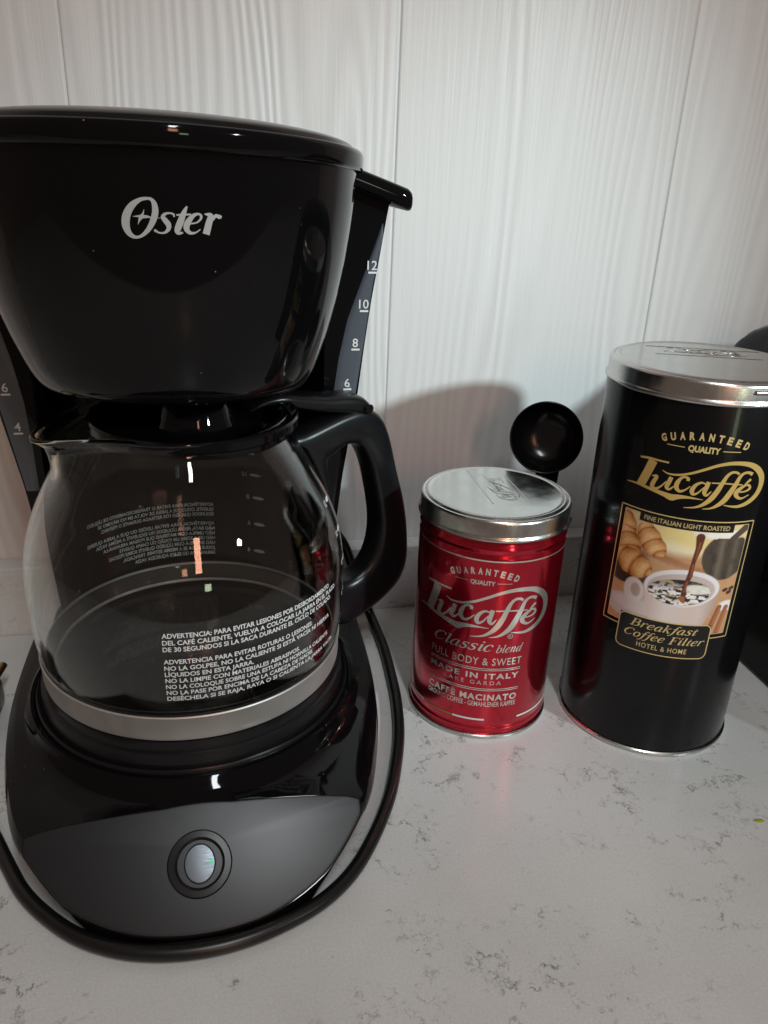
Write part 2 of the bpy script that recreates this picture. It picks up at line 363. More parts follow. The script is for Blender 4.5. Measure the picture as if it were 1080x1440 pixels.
# stroke data (mm): x, y, pen width
LOGO = [[(-19.0, 4.7, 0.31), (-16.2, 3.6, 0.77), (-11.1, 3.9, 1.08), (-5.3, 5.8, 1.23), (0.4, 8.5, 1.39), (6.1, 11.1, 1.54), (12.1, 12.6, 1.85), (18.1, 12.7, 2.16), (23.4, 11.6, 2.62), (27.8, 8.9, 3.09), (30.8, 5.0, 3.24), (31.5, -0.0, 3.09), (29.7, -4.8, 2.78), (25.5, -8.4, 2.31), (20.7, -10.1, 1.54), (16.4, -10.0, 0.93), (12.9, -9.4, 0.31)], [(-31.5, 8.7, 0.93), (-26.7, 9.2, 1.23), (-21.2, 9.2, 0.93), (-16.6, 9.2, 0.93)], [(-24.4, 8.6, 4.47), (-26.4, 1.8, 4.47), (-28.9, -5.8, 4.63)], [(-23.7, 0.6, 0.46), (-21.3, 0.8, 1.7), (-22.2, -2.0, 2.16), (-22.8, -4.7, 2.16), (-21.0, -5.8, 1.39), (-18.6, -4.1, 0.93), (-16.1, -0.6, 0.62)], [(-14.2, 2.1, 2.01), (-14.9, -0.9, 2.16), (-15.6, -3.5, 2.01), (-14.1, -4.4, 1.23), (-11.9, -2.1, 0.46)], [(-6.3, 1.6, 1.54), (-6.3, 2.8, 1.54), (-7.9, 3.4, 1.08), (-9.6, 2.4, 1.39), (-10.9, -0.2, 2.16), (-11.0, -2.7, 2.16), (-9.3, -4.4, 1.54), (-7.0, -3.5, 0.93), (-4.6, -1.0, 0.46)], [(2.5, 1.1, 0.62), (0.1, 1.6, 1.08), (-2.3, -0.1, 1.7), (-3.5, -2.9, 2.16), (-2.7, -4.9, 1.54), (-0.7, -4.0, 0.93), (1.8, -0.7, 0.62)], [(3.5, 2.4, 2.01), (2.9, -0.6, 2.16), (2.4, -3.4, 2.01), (3.7, -4.8, 1.23), (5.5, -2.5, 0.46)], [(17.5, 7.2, 1.23), (15.7, 8.1, 1.23), (13.5, 7.9, 1.39), (11.6, 6.0, 1.7), (10.1, 2.4, 2.16), (8.2, -2.6, 2.62), (5.9, -6.8, 2.62), (2.7, -10.0, 1.7), (-0.8, -11.8, 0.93), (-5.8, -12.7, 0.31)], [(24.8, 6.9, 1.85), (22.5, 7.9, 1.39), (20.0, 7.6, 1.39), (18.2, 5.7, 1.85), (17.0, 2.2, 2.31), (15.1, -2.3, 2.78), (12.7, -6.9, 2.78), (9.7, -9.8, 1.85), (6.8, -11.5, 0.93), (3.0, -12.2, 0.31)], [(4.9, 2.0, 0.62), (11.8, 2.1, 0.77), (20.4, 1.5, 0.62)], [(19.7, -2.4, 0.77), (22.8, -2.0, 0.93), (24.9, -0.7, 1.39), (24.5, 0.9, 1.23), (22.5, 1.3, 1.08), (19.7, -0.5, 2.01), (18.0, -2.8, 2.47), (18.9, -4.8, 1.85), (21.5, -5.8, 1.08), (25.3, -4.0, 0.46)], [(21.6, 1.6, 0.39), (23.0, 2.9, 1.23), (24.5, 4.4, 1.39)], [(-36.7, -6.0, 0.54), (-31.8, -5.7, 0.93), (-26.8, -6.1, 1.39), (-21.3, -6.8, 1.85), (-16.2, -7.6, 2.47), (-12.4, -8.4, 3.39), (-10.0, -7.7, 2.62), (-7.3, -7.2, 1.85), (-4.2, -7.0, 1.23), (-0.7, -7.1, 0.69), (2.5, -7.3, 0.23)]]
OSTER = [[(-7.19, 6.24, 0.9), (-9.54, 5.75, 1.22), (-12.19, 3.94, 2.04), (-14.13, 1.11, 2.53), (-14.79, -1.9, 2.61), (-14.24, -4.35, 2.04), (-12.93, -5.74, 1.39), (-11.34, -6.05, 0.9), (-9.56, -5.28, 1.06), (-7.47, -3.26, 1.55), (-5.79, -0.38, 1.96), (-4.96, 2.27, 2.04), (-5.13, 4.69, 1.63), (-5.98, 5.94, 1.06), (-7.19, 6.24, 0.81)], [(0.94, 0.67, 0.57), (0.81, 1.47, 0.73), (-0.42, 1.86, 0.65), (-1.88, 1.55, 0.98), (-2.67, 0.58, 1.55), (-1.86, -0.64, 2.04), (-1.05, -1.86, 2.04), (-1.22, -3.29, 1.47), (-2.5, -4.39, 0.81), (-4.32, -4.43, 0.65), (-5.46, -3.74, 0.9), (-5.57, -4.28, 0.33)], [(5.31, 4.1, 0.57), (4.3, 2.33, 1.63), (3.03, -0.53, 2.44), (1.75, -3.41, 2.28), (2.04, -4.41, 1.39), (3.51, -4.28, 0.57)], [(1.7, 1.28, 0.57), (3.52, 1.43, 0.73), (6.43, 1.59, 0.65)], [(5.89, -1.37, 0.57), (8.11, -0.98, 0.57), (9.46, 0.12, 0.81), (9.7, 1.19, 0.98), (8.81, 1.78, 0.81), (7.13, 1.14, 1.47), (5.37, -0.84, 2.2), (4.7, -2.82, 2.2), (5.71, -4.25, 1.39), (7.56, -4.23, 0.65), (9.28, -3.12, 0.33)], [(10.83, 1.81, 0.33), (12.84, 1.24, 2.04), (12.17, -1.1, 2.53), (11.06, -4.74, 2.69)], [(13.33, -0.01, 1.22), (14.51, 1.26, 1.22), (15.8, 0.92, 1.47), (16.31, 1.39, 0.81)], [(-12.34, 0.47, 0.08), (-10.0, 0.62, 0.9), (-9.12, 0.5, 1.22), (-7.68, 0.55, 0.9), (-5.92, 0.25, 0.33), (-2.34, 0.2, 0.08)], [(-8.48, 2.86, 0.08), (-8.97, 1.45, 0.65), (-9.66, 0.38, 1.39), (-10.3, -0.69, 0.73), (-10.85, -2.01, 0.08)]]
# ------------------------------------------------------------------ coffee maker
AX = -.017
mk = thing('coffee_maker', (AX, .38, 0), 'black drip coffee maker with glossy brew basket, grey base panel and cup gauges', 'coffee maker')
# base footprint: half width by y, symmetric about x = -.020
hw_pts = [(0, .2425), (.012, .2430), (.0265, .2450), (.041, .2495), (.0545, .2560), (.0622, .2620), (.0685, .2683), (.0735, .2740), (.0772, .2797), (.0825, .2920), (.0875, .3090), (.0935, .3340), (.0980, .3650), (.1003, .40), (.1010, .44), (.1000, .475), (.094, .491), (.080, .497), (.04, .498), (0, .498)]
outl = [(-.0165+a, b) for a, b in hw_pts] + [(-.0165-a, b) for a, b in hw_pts[1:-1][::-1]]
outl = catmull_closed([(a, b, 0) for a, b in outl], 8)
C0 = (-.0185, .378); RC = (-.0173, .380)
NB = 160
oa = np.array([math.atan2(p[1]-C0[1], p[0]-C0[0]) for p in outl]); orr = np.array([math.hypot(p[0]-C0[0], p[1]-C0[1]) for p in outl])
ix = np.argsort(oa); oa = oa[ix]; orr = orr[ix]
def orad(t):
    t = (t+math.pi) % (2*math.pi)-math.pi
    return float(np.interp(t, oa, orr, period=2*math.pi))
PS = .80
def under(an):
    r = orad(an); y = C0[1]+r*math.sin(an); zp = min(max(.0062+PS*(y-.2435), .006), .030)
    k = min(1, max(0, (y-.285)/.04)); return zp, max(0, min(1.1*(zp-.012), .020))*(1-k)+.008*k
levels = [('u', 0, 0), ('u', .35, 0), ('u', .8, 0), (0, .0305, 0), (.01, .0318, 0), (.07, .0348, 0), (.20, .0360, 0), (.40, .0370, 0), (.62, .0378, 0), (.80, .0386, 0), (.90, .0402, 0), (.97, .0430, 0), (1, .0448, 0), (1.0, .0456, .0012), (1, .0453, .0030), (1, .0430, .0042)]
bm = bmesh.new(); rows = []
for t, z, ins in levels:
    row = []
    for i in range(NB):
        an = 2*math.pi*i/NB; r = orad(an)
        if t == 'u':
            zp, ub = under(an); zz_ = .0035+(zp-.0035)*z; ins_ = ub*(1-z/.8)**1.0; tt = 0
            if z == .8: zz_ = zp*.97; ins_ = 0
        else: zz_, ins_, tt = z, ins, t
        ox_, oy_ = C0[0]+r*math.cos(an), C0[1]+r*math.sin(an)
        rx, ry = RC[0]+.0872*math.cos(an), RC[1]+.0872*math.sin(an)
        x = ox_*(1-tt)+rx*tt; y = oy_*(1-tt)+ry*tt
        d = math.hypot(x-RC[0], y-RC[1]); x -= (x-RC[0])/d*ins_; y -= (y-RC[1])/d*ins_
        row.append(bm.verts.new((x, y, zz_)))
    rows.append(row)
for a, b in zip(rows[:-1], rows[1:]):
    for i in range(NB):
        j = (i+1) % NB; bm.faces.new((a[i], a[j], b[j], b[i]))
bm.faces.new(rows[0][::-1]); bm.faces.new(rows[-1])
bmesh.ops.recalc_face_normals(bm, faces=bm.faces)
pn = Vector((0, -PS, 1)).normalized(); pco = Vector((0, .2435, .0062))
res = bmesh.ops.bisect_plane(bm, geom=bm.verts[:]+bm.edges[:]+bm.faces[:], plane_co=pco, plane_no=pn, clear_outer=True)
cut = [e for e in res['geom_cut'] if isinstance(e, bmesh.types.BMEdge)]
loopv = []
vs = set(v for e in cut for v in e.verts)
vs = sorted(vs, key=lambda v: math.atan2((v.co.y-.268)*2.6, v.co.x+.0165))
loop = [v.co.copy() for v in vs]
bmesh.ops.contextual_create(bm, geom=cut)
frombm('base_body', bm, M['gloss'], mk, angle=28)
# grained control panel lying in the cut
cen = sum(loop, Vector())/len(loop)
def inset(p, d): q = p-cen; return p-q.normalized()*d
n = len(loop)
V = []; F = []
for d, h in ((.0004, -.0003), (.0004, .0004), (.0010, .0009), (.0022, .0010)):
    V += [inset(p, d)+pn*h for p in loop]
for k in range(3):
    for i in range(n): F.append((k*n+i, k*n+(i+1) % n, (k+1)*n+(i+1) % n, (k+1)*n+i))
V.append(cen+pn*.0010); c = len(V)-1
for i in range(n): F.append((3*n+i, 3*n+(i+1) % n, c))
panel = mesh('control_panel', V, F, M['matte'], mk, angle=30, normals=True)
# feet rim under the base
lathe_pts = [(orad(2*math.pi*i/NB)-under(2*math.pi*i/NB)[1]-.002) for i in range(NB)]
V = []; F = []
for z in (.0, .0036):
    for i in range(NB):
        an = 2*math.pi*i/NB; r = lathe_pts[i]; V.append((C0[0]+r*math.cos(an), C0[1]+r*math.sin(an), z))
for i in range(NB): F.append((i, (i+1) % NB, NB+(i+1) % NB, NB+i))
F.append(tuple(range(NB))[::-1])
mesh('base_skirt', V, F, M['satin'], mk, angle=40)
# switch
pt = pn.cross(Vector((1, 0, 0))).normalized()*1.0      # up the slope
if pt.z < 0: pt = -pt
def onpanel(x, s, h):                                   # s = distance along slope from the front foot
    return Vector((x, pco.y, pco.z))+pt*s+pn*(h+.001)
bx, bs = -.0165, .0270
def disc(name, prof, m, parent, ell=1.0, nseg=64):
    V = []; F = []; R_ = []
    for r, h in prof:
        if r == 0: V.append(onpanel(bx, bs, h)); R_.append([len(V)-1]); continue
        R_.append([]) 
        for i in range(nseg):
            a = 2*math.pi*i/nseg; q = onpanel(bx+r*ell*math.cos(a), bs+r*math.sin(a), h); V.append(q); R_[-1].append(len(V)-1)
    for a, b in zip(R_[:-1], R_[1:]):
        for i in range(nseg):
            j = (i+1) % nseg
            if len(b) == 1: F.append((a[i], a[j], b[0]))
            else: F.append((a[i], a[j], b[j], b[i]))
    return mesh(name, V, F, m, parent, angle=30, normals=True)
sw = disc('power_switch', [(.0140, -.0006), (.0140, .0004), (.0134, .0010), (.0108, .0012), (.0098, .0006), (.0090, -.0022), (.0086, -.003), (.0, -.003)], M['satin'], mk)
disc('rocker_button', [(.0083, -.0028), (.0083, .0002), (.0076, .0009), (.004, .0011), (0, .0011)], M['button'], sw, ell=.82)
p = onpanel(bx+.0048, bs+.0004, .0012)
lens = bmesh.new(); bmesh.ops.create_uvsphere(lens, u_segments=12, v_segments=8, radius=.0008, matrix=Matrix.Translation(p)); frombm('indicator_lamp', lens, M['led'], sw)

# hot plate with its rings
CX, CY = -.0173, .380
HPm = M['satin']
lathe('hot_plate', [(.0836, .0428), (.0834, .0462), (.0826, .0474), (.0815, .0470), (.0808, .0462), (.0802, .0478), (.0800, .0530), (.0796, .0540), (.0780, .0545), (.0776, .0556), (.0774, .0590), (.076, .0598), (0, .0598)], CX, CY, M['satin'], mk, n=160, angle=40)

# water tower behind
Wz = [(.040, .080), (.062, .0825), (.085, .084), (.111, .086), (.138, .089), (.160, .0925), (.184, .0965), (.215, .100), (.242, .1035), (.268, .108), (.2875, .1115)]
zz = np.array([a for a, b in Wz]); ww = np.array([b for a, b in Wz])
def tw(z): return float(np.interp(z, zz, ww))
def tower_section(z):
    W = tw(z)
    half = [(0, .4680), (.035, .4665), (.058, .458), (.068, .446), (.0735, .4335), (.0765, .4300), (W-.004, .4300), (W-.001, .4318), (W, .436), (W-.001, .48), (W-.006, .492), (W-.02, .496), (.03, .497)]
    pts = half + [(0, .497)] + [(-a, b) for a, b in half[1:][::-1]]
    return [(AX+a, b, z) for a, b in pts]
zs_ = np.linspace(.040, .2875, 26); V = []; F = []; n = None
for z in zs_:
    s = tower_section(z); n = len(s); V += s
V = [(x, y, z+max(0, (z-.262)/.0255)*.33*(.1205-max(abs(x-AX), .045))) for x, y, z in V]
for k in range(len(zs_)-1):
    for i in range(n): F.append((k*n+i, k*n+(i+1) % n, (k+1)*n+(i+1) % n, (k+1)*n+i))
F.append(tuple(range(n))); F.append(tuple((len(zs_)-1)*n+i for i in range(n)))
mesh('water_tank', V, F, M['gloss'], mk, angle=32, normals=True)
# tank cap, overhanging and sloping away to the sides
def capfn(x, y, z):
    a = abs(x-AX); return (x, y, z+.0020+.33*(.1205-max(a, .045)))
cs = [(y, z) for y, z in [(.4230, .2835), (.4205, .2855), (.4200, .2880), (.4203, .2915), (.4215, .2932), (.4240, .2942), (.4980, .2942), (.5005, .2930), (.5013, .2910), (.5013, .2850), (.500, .2835)]]
V = []; F = []; n = len(cs); xs_c = [-.1205, -.1198, -.1180] + list(np.linspace(-.112, .112, 29)) + [.1180, .1198, .1205]
for x in xs_c:
    ins = {.1205: .0022, .1198: .0008}.get(round(abs(x), 4), 0)
    for y, z in cs:
        yc, zc = .46, .289; dy, dz = y-yc, z-zc
        V.append(capfn(AX+x, yc+dy*(1-ins/.04), zc+dz*(1-ins/.0052)))
for k in range(len(xs_c)-1):
    for i in range(n): F.append((k*n+i, k*n+(i+1) % n, (k+1)*n+(i+1) % n, (k+1)*n+i))
F += [tuple(range(n)), tuple((len(xs_c)-1)*n+i for i in range(n))]
mesh('tank_cap', V, F, M['gloss'], mk, angle=38, normals=True)
# side gauges
gi = [(.2795, .1062), (.268, .1025), (.252, .0968), (.2295, .0887), (.208, .0842), (.186, .0812), (.165, .0803), (.14, .0800), (.115, .0798)]
go = [(.2795, .1068), (.274, .1072), (.2485, .1025), (.218, .0985), (.185, .0940), (.15, .0885), (.115, .0835)]
def gauge(sg):
    Z = np.linspace(.2795, .184 if sg > 0 else .137, 30); V = []; F = []
    i_ = lambda z: float(np.interp(z, [a for a, b in gi][::-1], [b for a, b in gi][::-1])); o_ = lambda z: float(np.interp(z, [a for a, b in go][::-1], [b for a, b in go][::-1]))
    for z in Z:
        a, b = i_(z), max(o_(z), i_(z)+.0004)
        NC = 9
        for c_ in range(NC):
            f_ = c_/(NC-1); V.append((AX+sg*(a+(b-a)*f_), .4301-.0011*math.sin(math.pi*f_)**.5 if 0 < f_ < 1 else .4301, z))
    for k in range(len(Z)-1):
        for j in range(NC-1): F.append((k*NC+j, k*NC+j+1, (k+1)*NC+j+1, (k+1)*NC+j))
    return mesh('water_gauge', V, F, M['gauge'], mk, angle=50, normals=True)
gr = gauge(1); gl = gauge(-1)
for g, sg in ((gr, 1), (gl, -1)):
    fl = Flat()
    for nme, cxn, zt in (('12', .1018, .2547), ('10', .0978, .2345), ('8', .0936, .2136), ('6', .0895, .1912), ('4', .0862, .170)):
        if sg > 0 and nme == '4': continue
        uc = sg*cxn
        fl.text(nme, uc-(.0002 if sg > 0 else 0), zt+.0014, .0049, align='C', bold=.006)
        fl.rect(uc-.0023, zt-.0005, uc+.0023, zt+.0005)
    fl.wrap('scale_print', lambda u, v, e: (AX+u, .42885-e, v), M['print'], g)

# brew basket
BX, BY = -.0165, .365
bprof = smooth_profile([(.0792, .3050), (.0782, .290), (.0757, .2730), (.0725, .2570), (.0688, .2420), (.0650, .2300), (.0612, .2200), (.0575, .2140), (.0520, .2105), (.0430, .2088), (.030, .2080)], 6)
def btilt(x, y, z, e=0):
    k = .06 if z > .25 else .06+.07*(.25-z)/.04
    return (x, y, z-k*(y-BY)-.012*(x-BX))
lathe('brew_basket', [(.0, .305)]+bprof+[(.0, .2080)], BX, BY, M['gloss'], mk, n=160, fn=lambda x, y, z: btilt(x, y, z), angle=40)
lathe('drip_spout', [(0, .212), (.020, .212), (.0195, .2068), (.016, .2058), (0, .2058)], -.0115, .378, M['satin'], mk, n=48)
lp0 = [(0, .304), (.0800, .304), (.0812, .3046), (.0818, .3056), (.0820, .3098), (.0816, .3112), (.0806, .3120), (.0790, .3123), (.0780, .3121), (0, .3121)]
dome = [(.0784, .3118), (.0780, .3126)]+[(.0776*math.cos(t), .3130+.0072*math.sin(t)) for t in [k*math.pi/2/16 for k in range(0, 16)]] + [(0, .3202)]
ltilt = lambda x, y, z: (x, y, z-.06*(y-BY)-.016*(x-BX))
bl = lathe('basket_lid', lp0, BX, BY, M['gloss'], mk, n=160, fn=ltilt, angle=40)
lathe('lid_dome', dome, BX, BY, M['lid'], bl, n=160, fn=ltilt, angle=40)
# lettering on the basket
bz = np.array([p[1] for p in bprof][::-1]); br_ = np.array([p[0] for p in bprof][::-1])
def on_basket(x, z, e):
    y = .29
    for _ in range(4):
        k = .06; z0 = z+k*(y-BY)+.012*(x-BX); r = float(np.interp(z0, bz, br_))+.00022+e
        y = BY-math.sqrt(max(r*r-(x-BX)**2, 1e-9))
    return (x, y, z)
fl = Flat()
for k, s in enumerate(OSTER): fl.stroke(s, sc=.001, n=8, cap=False, ws=1 if k == 0 else .86)
fl.wrap('brand_lettering', lambda u, v, e: on_basket(-.0118+u, .2878+v, e), M['logo_silver'], mk)
# finger grip: an oval ridge on the left front of the basket
G = []
for i in range(41):
    a = 2*math.pi*i/40; G.append(tuple(on_basket(-.0755+.0050*math.cos(a)+.05*(.0145*math.sin(a)), .2920+.0150*math.sin(a), -.0002)))
tube('finger_grip', G, .0004, M['gloss'], mk, n=8, steps=2)

# cord and plug
tube('power_cord', [(.062, .493, .105), (.067, .4975, .085), (.0815, .491, .066), (.088, .489, .049), (.096, .488, .026), (.1015, .4865, .010), (.1044, .474, .0036), (.1050, .455, .0036), (.1046, .4386, .0036), (.1031, .415, .0036), (.1009, .3909, .0036), (.0959, .3613, .0036), (.0885, .3352, .0036), (.0789, .3094, .0036), (.0656, .2847, .0036), (.0515, .2654, .0036), (.0349, .2519, .0036), (.0149, .2431, .0036), (-.0021, .2388, .0036), (-.0184, .2376, .0036), (-.0344, .2391, .0036), (-.0505, .2436, .0036), (-.0672, .2524, .0036), (-.0819, .2651, .0036), (-.0943, .2796, .0036), (-.1044, .2968, .0036), (-.118, .322, .0036), (-.133, .345, .0045), (-.148, .366, .006), (-.155, .378, .009), (-.157, .390, .011)], .0034, M['rubber'], mk, n=14, steps=6)
plug_bm = bmesh.new(); bmesh.ops.create_cube(plug_bm, size=1)
plug = bevbox('plug', (-.176, .384, .0006), (-.1330, .432, .0215), .006, M['satin'], mk, 4)
for dy in (0,):
    tube('plug_pin', [(-.1395, .426, .014), (-.1370, .436, .0165), (-.1352, .4430, .0180)], .0023, M['brass'], plug, n=12, steps=3)
    tube('plug_pin', [(-.1595, .426, .014), (-.1570, .436, .0165), (-.1552, .4430, .0180)], .0023, M['brass'], plug, n=12, steps=3)
plug_bm.free()

# ------------------------------------------------------------------ carafe
cf = thing('glass_carafe', (CX, CY, .06), 'round glass coffee carafe with black handle and lid standing on the hot plate', 'carafe')
PHI = math.radians(24); SP = PHI+math.pi
gp = smooth_profile([(.0742, .0655), (.0769, .0720), (.0786, .0810), (.0797, .0930), (.0801, .1060), (.0797, .120), (.0771, .135), (.0716, .150), (.0640, .165), (.0566, .178), (.0515, .1855), (.0496, .1890), (.0500, .1915), (.0508, .1930)], 5)
bot = [(0, .0622), (.055, .0622), (.066, .0618), (.0705, .0622), (.0728, .0634)]
outer = bot + gp
T_ = .0021
inner = []
pp = outer
for i, (r, z) in enumerate(pp):
    a = pp[max(i-1, 0)]; b = pp[min(i+1, len(pp)-1)]; d = np.array([b[0]-a[0], b[1]-a[1]]); d /= np.linalg.norm(d)
    inner.append((max(r-d[1]*T_, 0), z+d[0]*T_))
inner[0] = (0, .0622+T_)
rim = [(outer[-1][0]+.0009, .1938), (outer[-1][0]+.0010, .1947), (outer[-1][0]-.0002, .1954), (outer[-1][0]-.0016, .1952), (inner[-1][0]-.0002, .1944)]
full = outer + rim + inner[::-1]
def spoutfn(x, y, z):
    dx, dy = x-CX, y-CY; r = math.hypot(dx, dy)
    if r < 1e-6 or z < .165: return (x, y, z)
    t = math.atan2(dy, dx); dt = (t-SP+math.pi) % (2*math.pi)-math.pi
    k = min(1, max(0, (z-.160)/.0335)); k = k*k*(3-2*k)*k
    g = math.exp(-(abs(dt)/.34)**1.9)
    r2 = r+.0175*k*g - .0010*k*math.exp(-((abs(dt)-.75)/.16)**2)
    return (CX+dx/r*r2, CY+dy/r*r2, z-.0030*g*k)
glass = lathe('glass_bowl', full, CX, CY, M['glass'], cf, n=224, fn=spoutfn, angle=80)
# steel band
lathe('steel_band', [(.0745, .0602), (.0768, .0602), (.0777, .0606), (.0780, .0620), (.0781, .0725), (.0785, .0732), (.0782, .0738), (.0776, .0737), (.0774, .0725), (.0772, .0640), (.0745, .0608)], CX, CY, M['steel'], cf, n=200, angle=50)
lathe('band_inner_shade', [(.0755, .0628), (.0767, .0680), (.0773, .0724)], CX, CY, M['inner_shade'], cf, n=160)  # added dark ring, paints shade over the band's inner face
# prints on the glass
ga = np.array([p[1] for p in gp]); gb = np.array([p[0] for p in gp])
def on_glass(a0):
    def f(u, z, e):
        a = a0+u/.08; r = float(np.interp(z, ga, gb))+.00012+e
        return (CX+r*math.sin(a), CY-r*math.cos(a), z)
    return f
ES = ["ADVERTENCIA: PARA EVITAR LESIONES POR DESBORDAMIENTO", "DEL CAFÉ CALIENTE, VUELVA A COLOCAR LA JARRA EN EL PLAZO", "DE 30 SEGUNDOS SI LA SACA DURANTE EL CICLO DE COLADO.", None,
      "ADVERTENCIA PARA EVITAR ROTURAS O LESIONES:", "NO LA GOLPEE, NO LA CALIENTE SI ESTÁ VACÍA NI HIERVA", "LÍQUIDOS EN ESTA JARRA.", "NO LA LIMPIE CON MATERIALES ABRASIVOS.",
      "NO LA COLOQUE SOBRE UNA ESTUFA NI HORNILLA CALIENTE.", "NO LA PASE POR ENCIMA DE LA CABEZA DE NADIE.", "DESÉCHELA SI SE RAJA, RAYA O SI CALIENTA LA JARRA VACÍA."]
PT = ["ADVERTÊNCIA: PARA EVITAR O TRANSBORDAMENTO DE LÍQUIDO", "QUENTE, COLOQUE A JARRA DE VOLTA EM NO MÁXIMO 30", "SEGUNDOS QUANDO FOR RETIRADA DURANTE O PREPARO.", None,
      "ADVERTÊNCIA, PARA EVITAR LESÕES OU QUE A JARRA QUEBRE:", "NÃO BATA, FERVA LÍQUIDOS OU ESQUENTE A MESMA VAZIA", "NÃO LIMPE-A COM MATERIAIS QUE POSSAM ARRANHÁ-LA", "NÃO USE-A SOBRE UM FOGÃO OU CHAPA QUENTE",
      "NÃO SEGURE-A COM LÍQUIDO QUENTE SOBRE PESSOAS", "JOGUE FORA SE A MESMA ESTIVER TRINCADA,", "ARRANHADA OU SE FOI AQUECIDA VAZIA"]
def warn(lines, a0, ztop, pitch, gap, total, h):
    fl = Flat(); z = ztop; ref = len(lines[0])
    for s in lines:
        if s is None: z -= gap; continue
        fl.text(s, 0, z, h, width=total*len(s)/ref, bold=.022); z -= pitch
    return fl.wrap('warning_print', on_glass(math.radians(a0)), M['print'], cf, lift=1e-6)
warn(ES, -7.5, .1172, .00335, .0030, .0895, .00235)
warn(PT, 170.8, .1110, .00325, .0030, .0800, .00225)
for ang, sd in ((75, -1), (153.5, 1)):
    fl = Flat()
    for s, z in (('12', .150), ('10', .134), ('8', .1178), ('6', .100), ('4', .082)):
        C = [(sd*-.0054+.0040*math.cos(t), z+.0014+.0011*math.sin(t)) for t in [k*math.pi/9 for k in range(18)]]
        fl.add(C, [tuple(range(18))]); fl.text(s, sd*.0006, z, .0032, align='L' if sd > 0 else 'R', bold=.015)
    fl.wrap('cup_marks', on_glass(math.radians(ang)), M['print'], cf)
# lid
LX, LY = -.0102, .3790
lidp = [(0, .1865), (.0470, .1865), (.0475, .1895), (.0490, .1897), (.0498, .1905), (.0498, .1940), (.0491, .1952), (.0482, .1954), (.0470, .1942), (.0400, .1908), (.0300, .1893), (.0225, .1890), (.0195, .1900), (.0178, .1935), (.0165, .1985), (.0145, .2020), (.0110, .2045), (.006, .2055), (0, .2057)]
lathe('carafe_lid', lidp, LX, LY, M['gloss'], cf, n=128, angle=25)
# handle plane
ER = Vector((math.cos(PHI), math.sin(PHI), 0)); EN = Vector((-math.sin(PHI), math.cos(PHI), 0))
def HP(r, z, t): return Vector((CX, CY, z))+ER*r+EN*t
lever = [(.034, .1915, .0070, .0008), (.042, .1950, .0092, .0018), (.052, .1955, .0108, .0030), (.064, .1925, .0106, .0040), (.080, .1890, .0100, .0046), (.094, .1872, .0098, .0052), (.102, .1852, .0096, .0054), (.1065, .1825, .0088, .0046)]
LV = catmull(lever, 5); V = []; F = []
for r, z, wv, h in LV:
    for k in range(16):
        a = 2*math.pi*k/16; c_, s_ = math.cos(a), math.sin(a)
        V.append(HP(r, z+h*math.copysign(abs(s_)**.55, s_), wv*math.copysign(abs(c_)**.55, c_)))
m_ = len(LV)
for i in range(m_-1):
    for k in range(16): F.append((i*16+k, i*16+(k+1) % 16, (i+1)*16+(k+1) % 16, (i+1)*16+k))
F += [tuple(range(16)), tuple((m_-1)*16+k for k in range(16))]
mesh('lid_lever', V, F, M['satin'], cf, angle=50, normals=True)
# handle: a loop of rounded section between an outer and an inner outline
ho = [(.0560, .1740), (.0650, .1755), (.0780, .1790), (.0930, .1830), (.1040, .1838), (.1150, .1782), (.1218, .1655), (.1285, .1430), (.1350, .1220), (.1390, .1000), (.1398, .0800), (.1350, .0670), (.1240, .0580), (.1100, .0515), (.0950, .0470), (.0860, .0510), (.0822, .0600), (.0815, .0720), (.0815, .0830), (.0812, .0950), (.0810, .1080), (.0806, .1200), (.0787, .1330), (.0747, .1460), (.0690, .1580), (.0620, .1700)]
hi = [(.0815, .1580), (.0850, .1600), (.0900, .1630), (.0955, .1638), (.1015, .1615), (.1056, .1550), (.1090, .1470), (.1120, .1360), (.1145, .1250), (.1165, .1120), (.1160, .1000), (.1130, .0900), (.1080, .0830), (.1020, .0790), (.0965, .0775), (.0920, .0780), (.0885, .0800), (.0865, .0840), (.0857, .0890), (.0853, .0970), (.0850, .1090), (.0845, .1210), (.0836, .1320), (.0818, .1420), (.0805, .1490), (.0805, .1540)]
HO = catmull_closed([(a, b, 0) for a, b in ho], 4); HI = catmull_closed([(a, b, 0) for a, b in hi], 4)
V = []; F = []; n = len(HO)
sec = 20
for a, b in zip(HO, HI):
    c = (a+b)/2; d = (a-b)/2
    hw = .0086+.0010*min(1, np.linalg.norm(d)/.012)
    for k in range(sec):
        t = 2*math.pi*k/sec; cc, ss = math.cos(t), math.sin(t)
        q = c+d*math.copysign(abs(cc)**.48, cc); V.append(HP(q[0], q[1], hw*math.copysign(abs(ss)**.48, ss)))
for i in range(n):
    for k in range(sec): F.append((i*sec+k, i*sec+(k+1) % sec, ((i+1) % n)*sec+(k+1) % sec, ((i+1) % n)*sec+k))
mesh('handle', V, F, M['satin'], cf, angle=60, normals=True)
hg = bmesh.new(); bmesh.ops.create_cone(hg, cap_ends=True, segments=20, radius1=.0026, radius2=.0020, depth=.0024, matrix=Matrix.Translation(HP(.1040, .1845, -.0102)) @ EN.to_track_quat('Z', 'Y').to_matrix().to_4x4())
frombm('hinge_pin', hg, M['gloss'], cf)

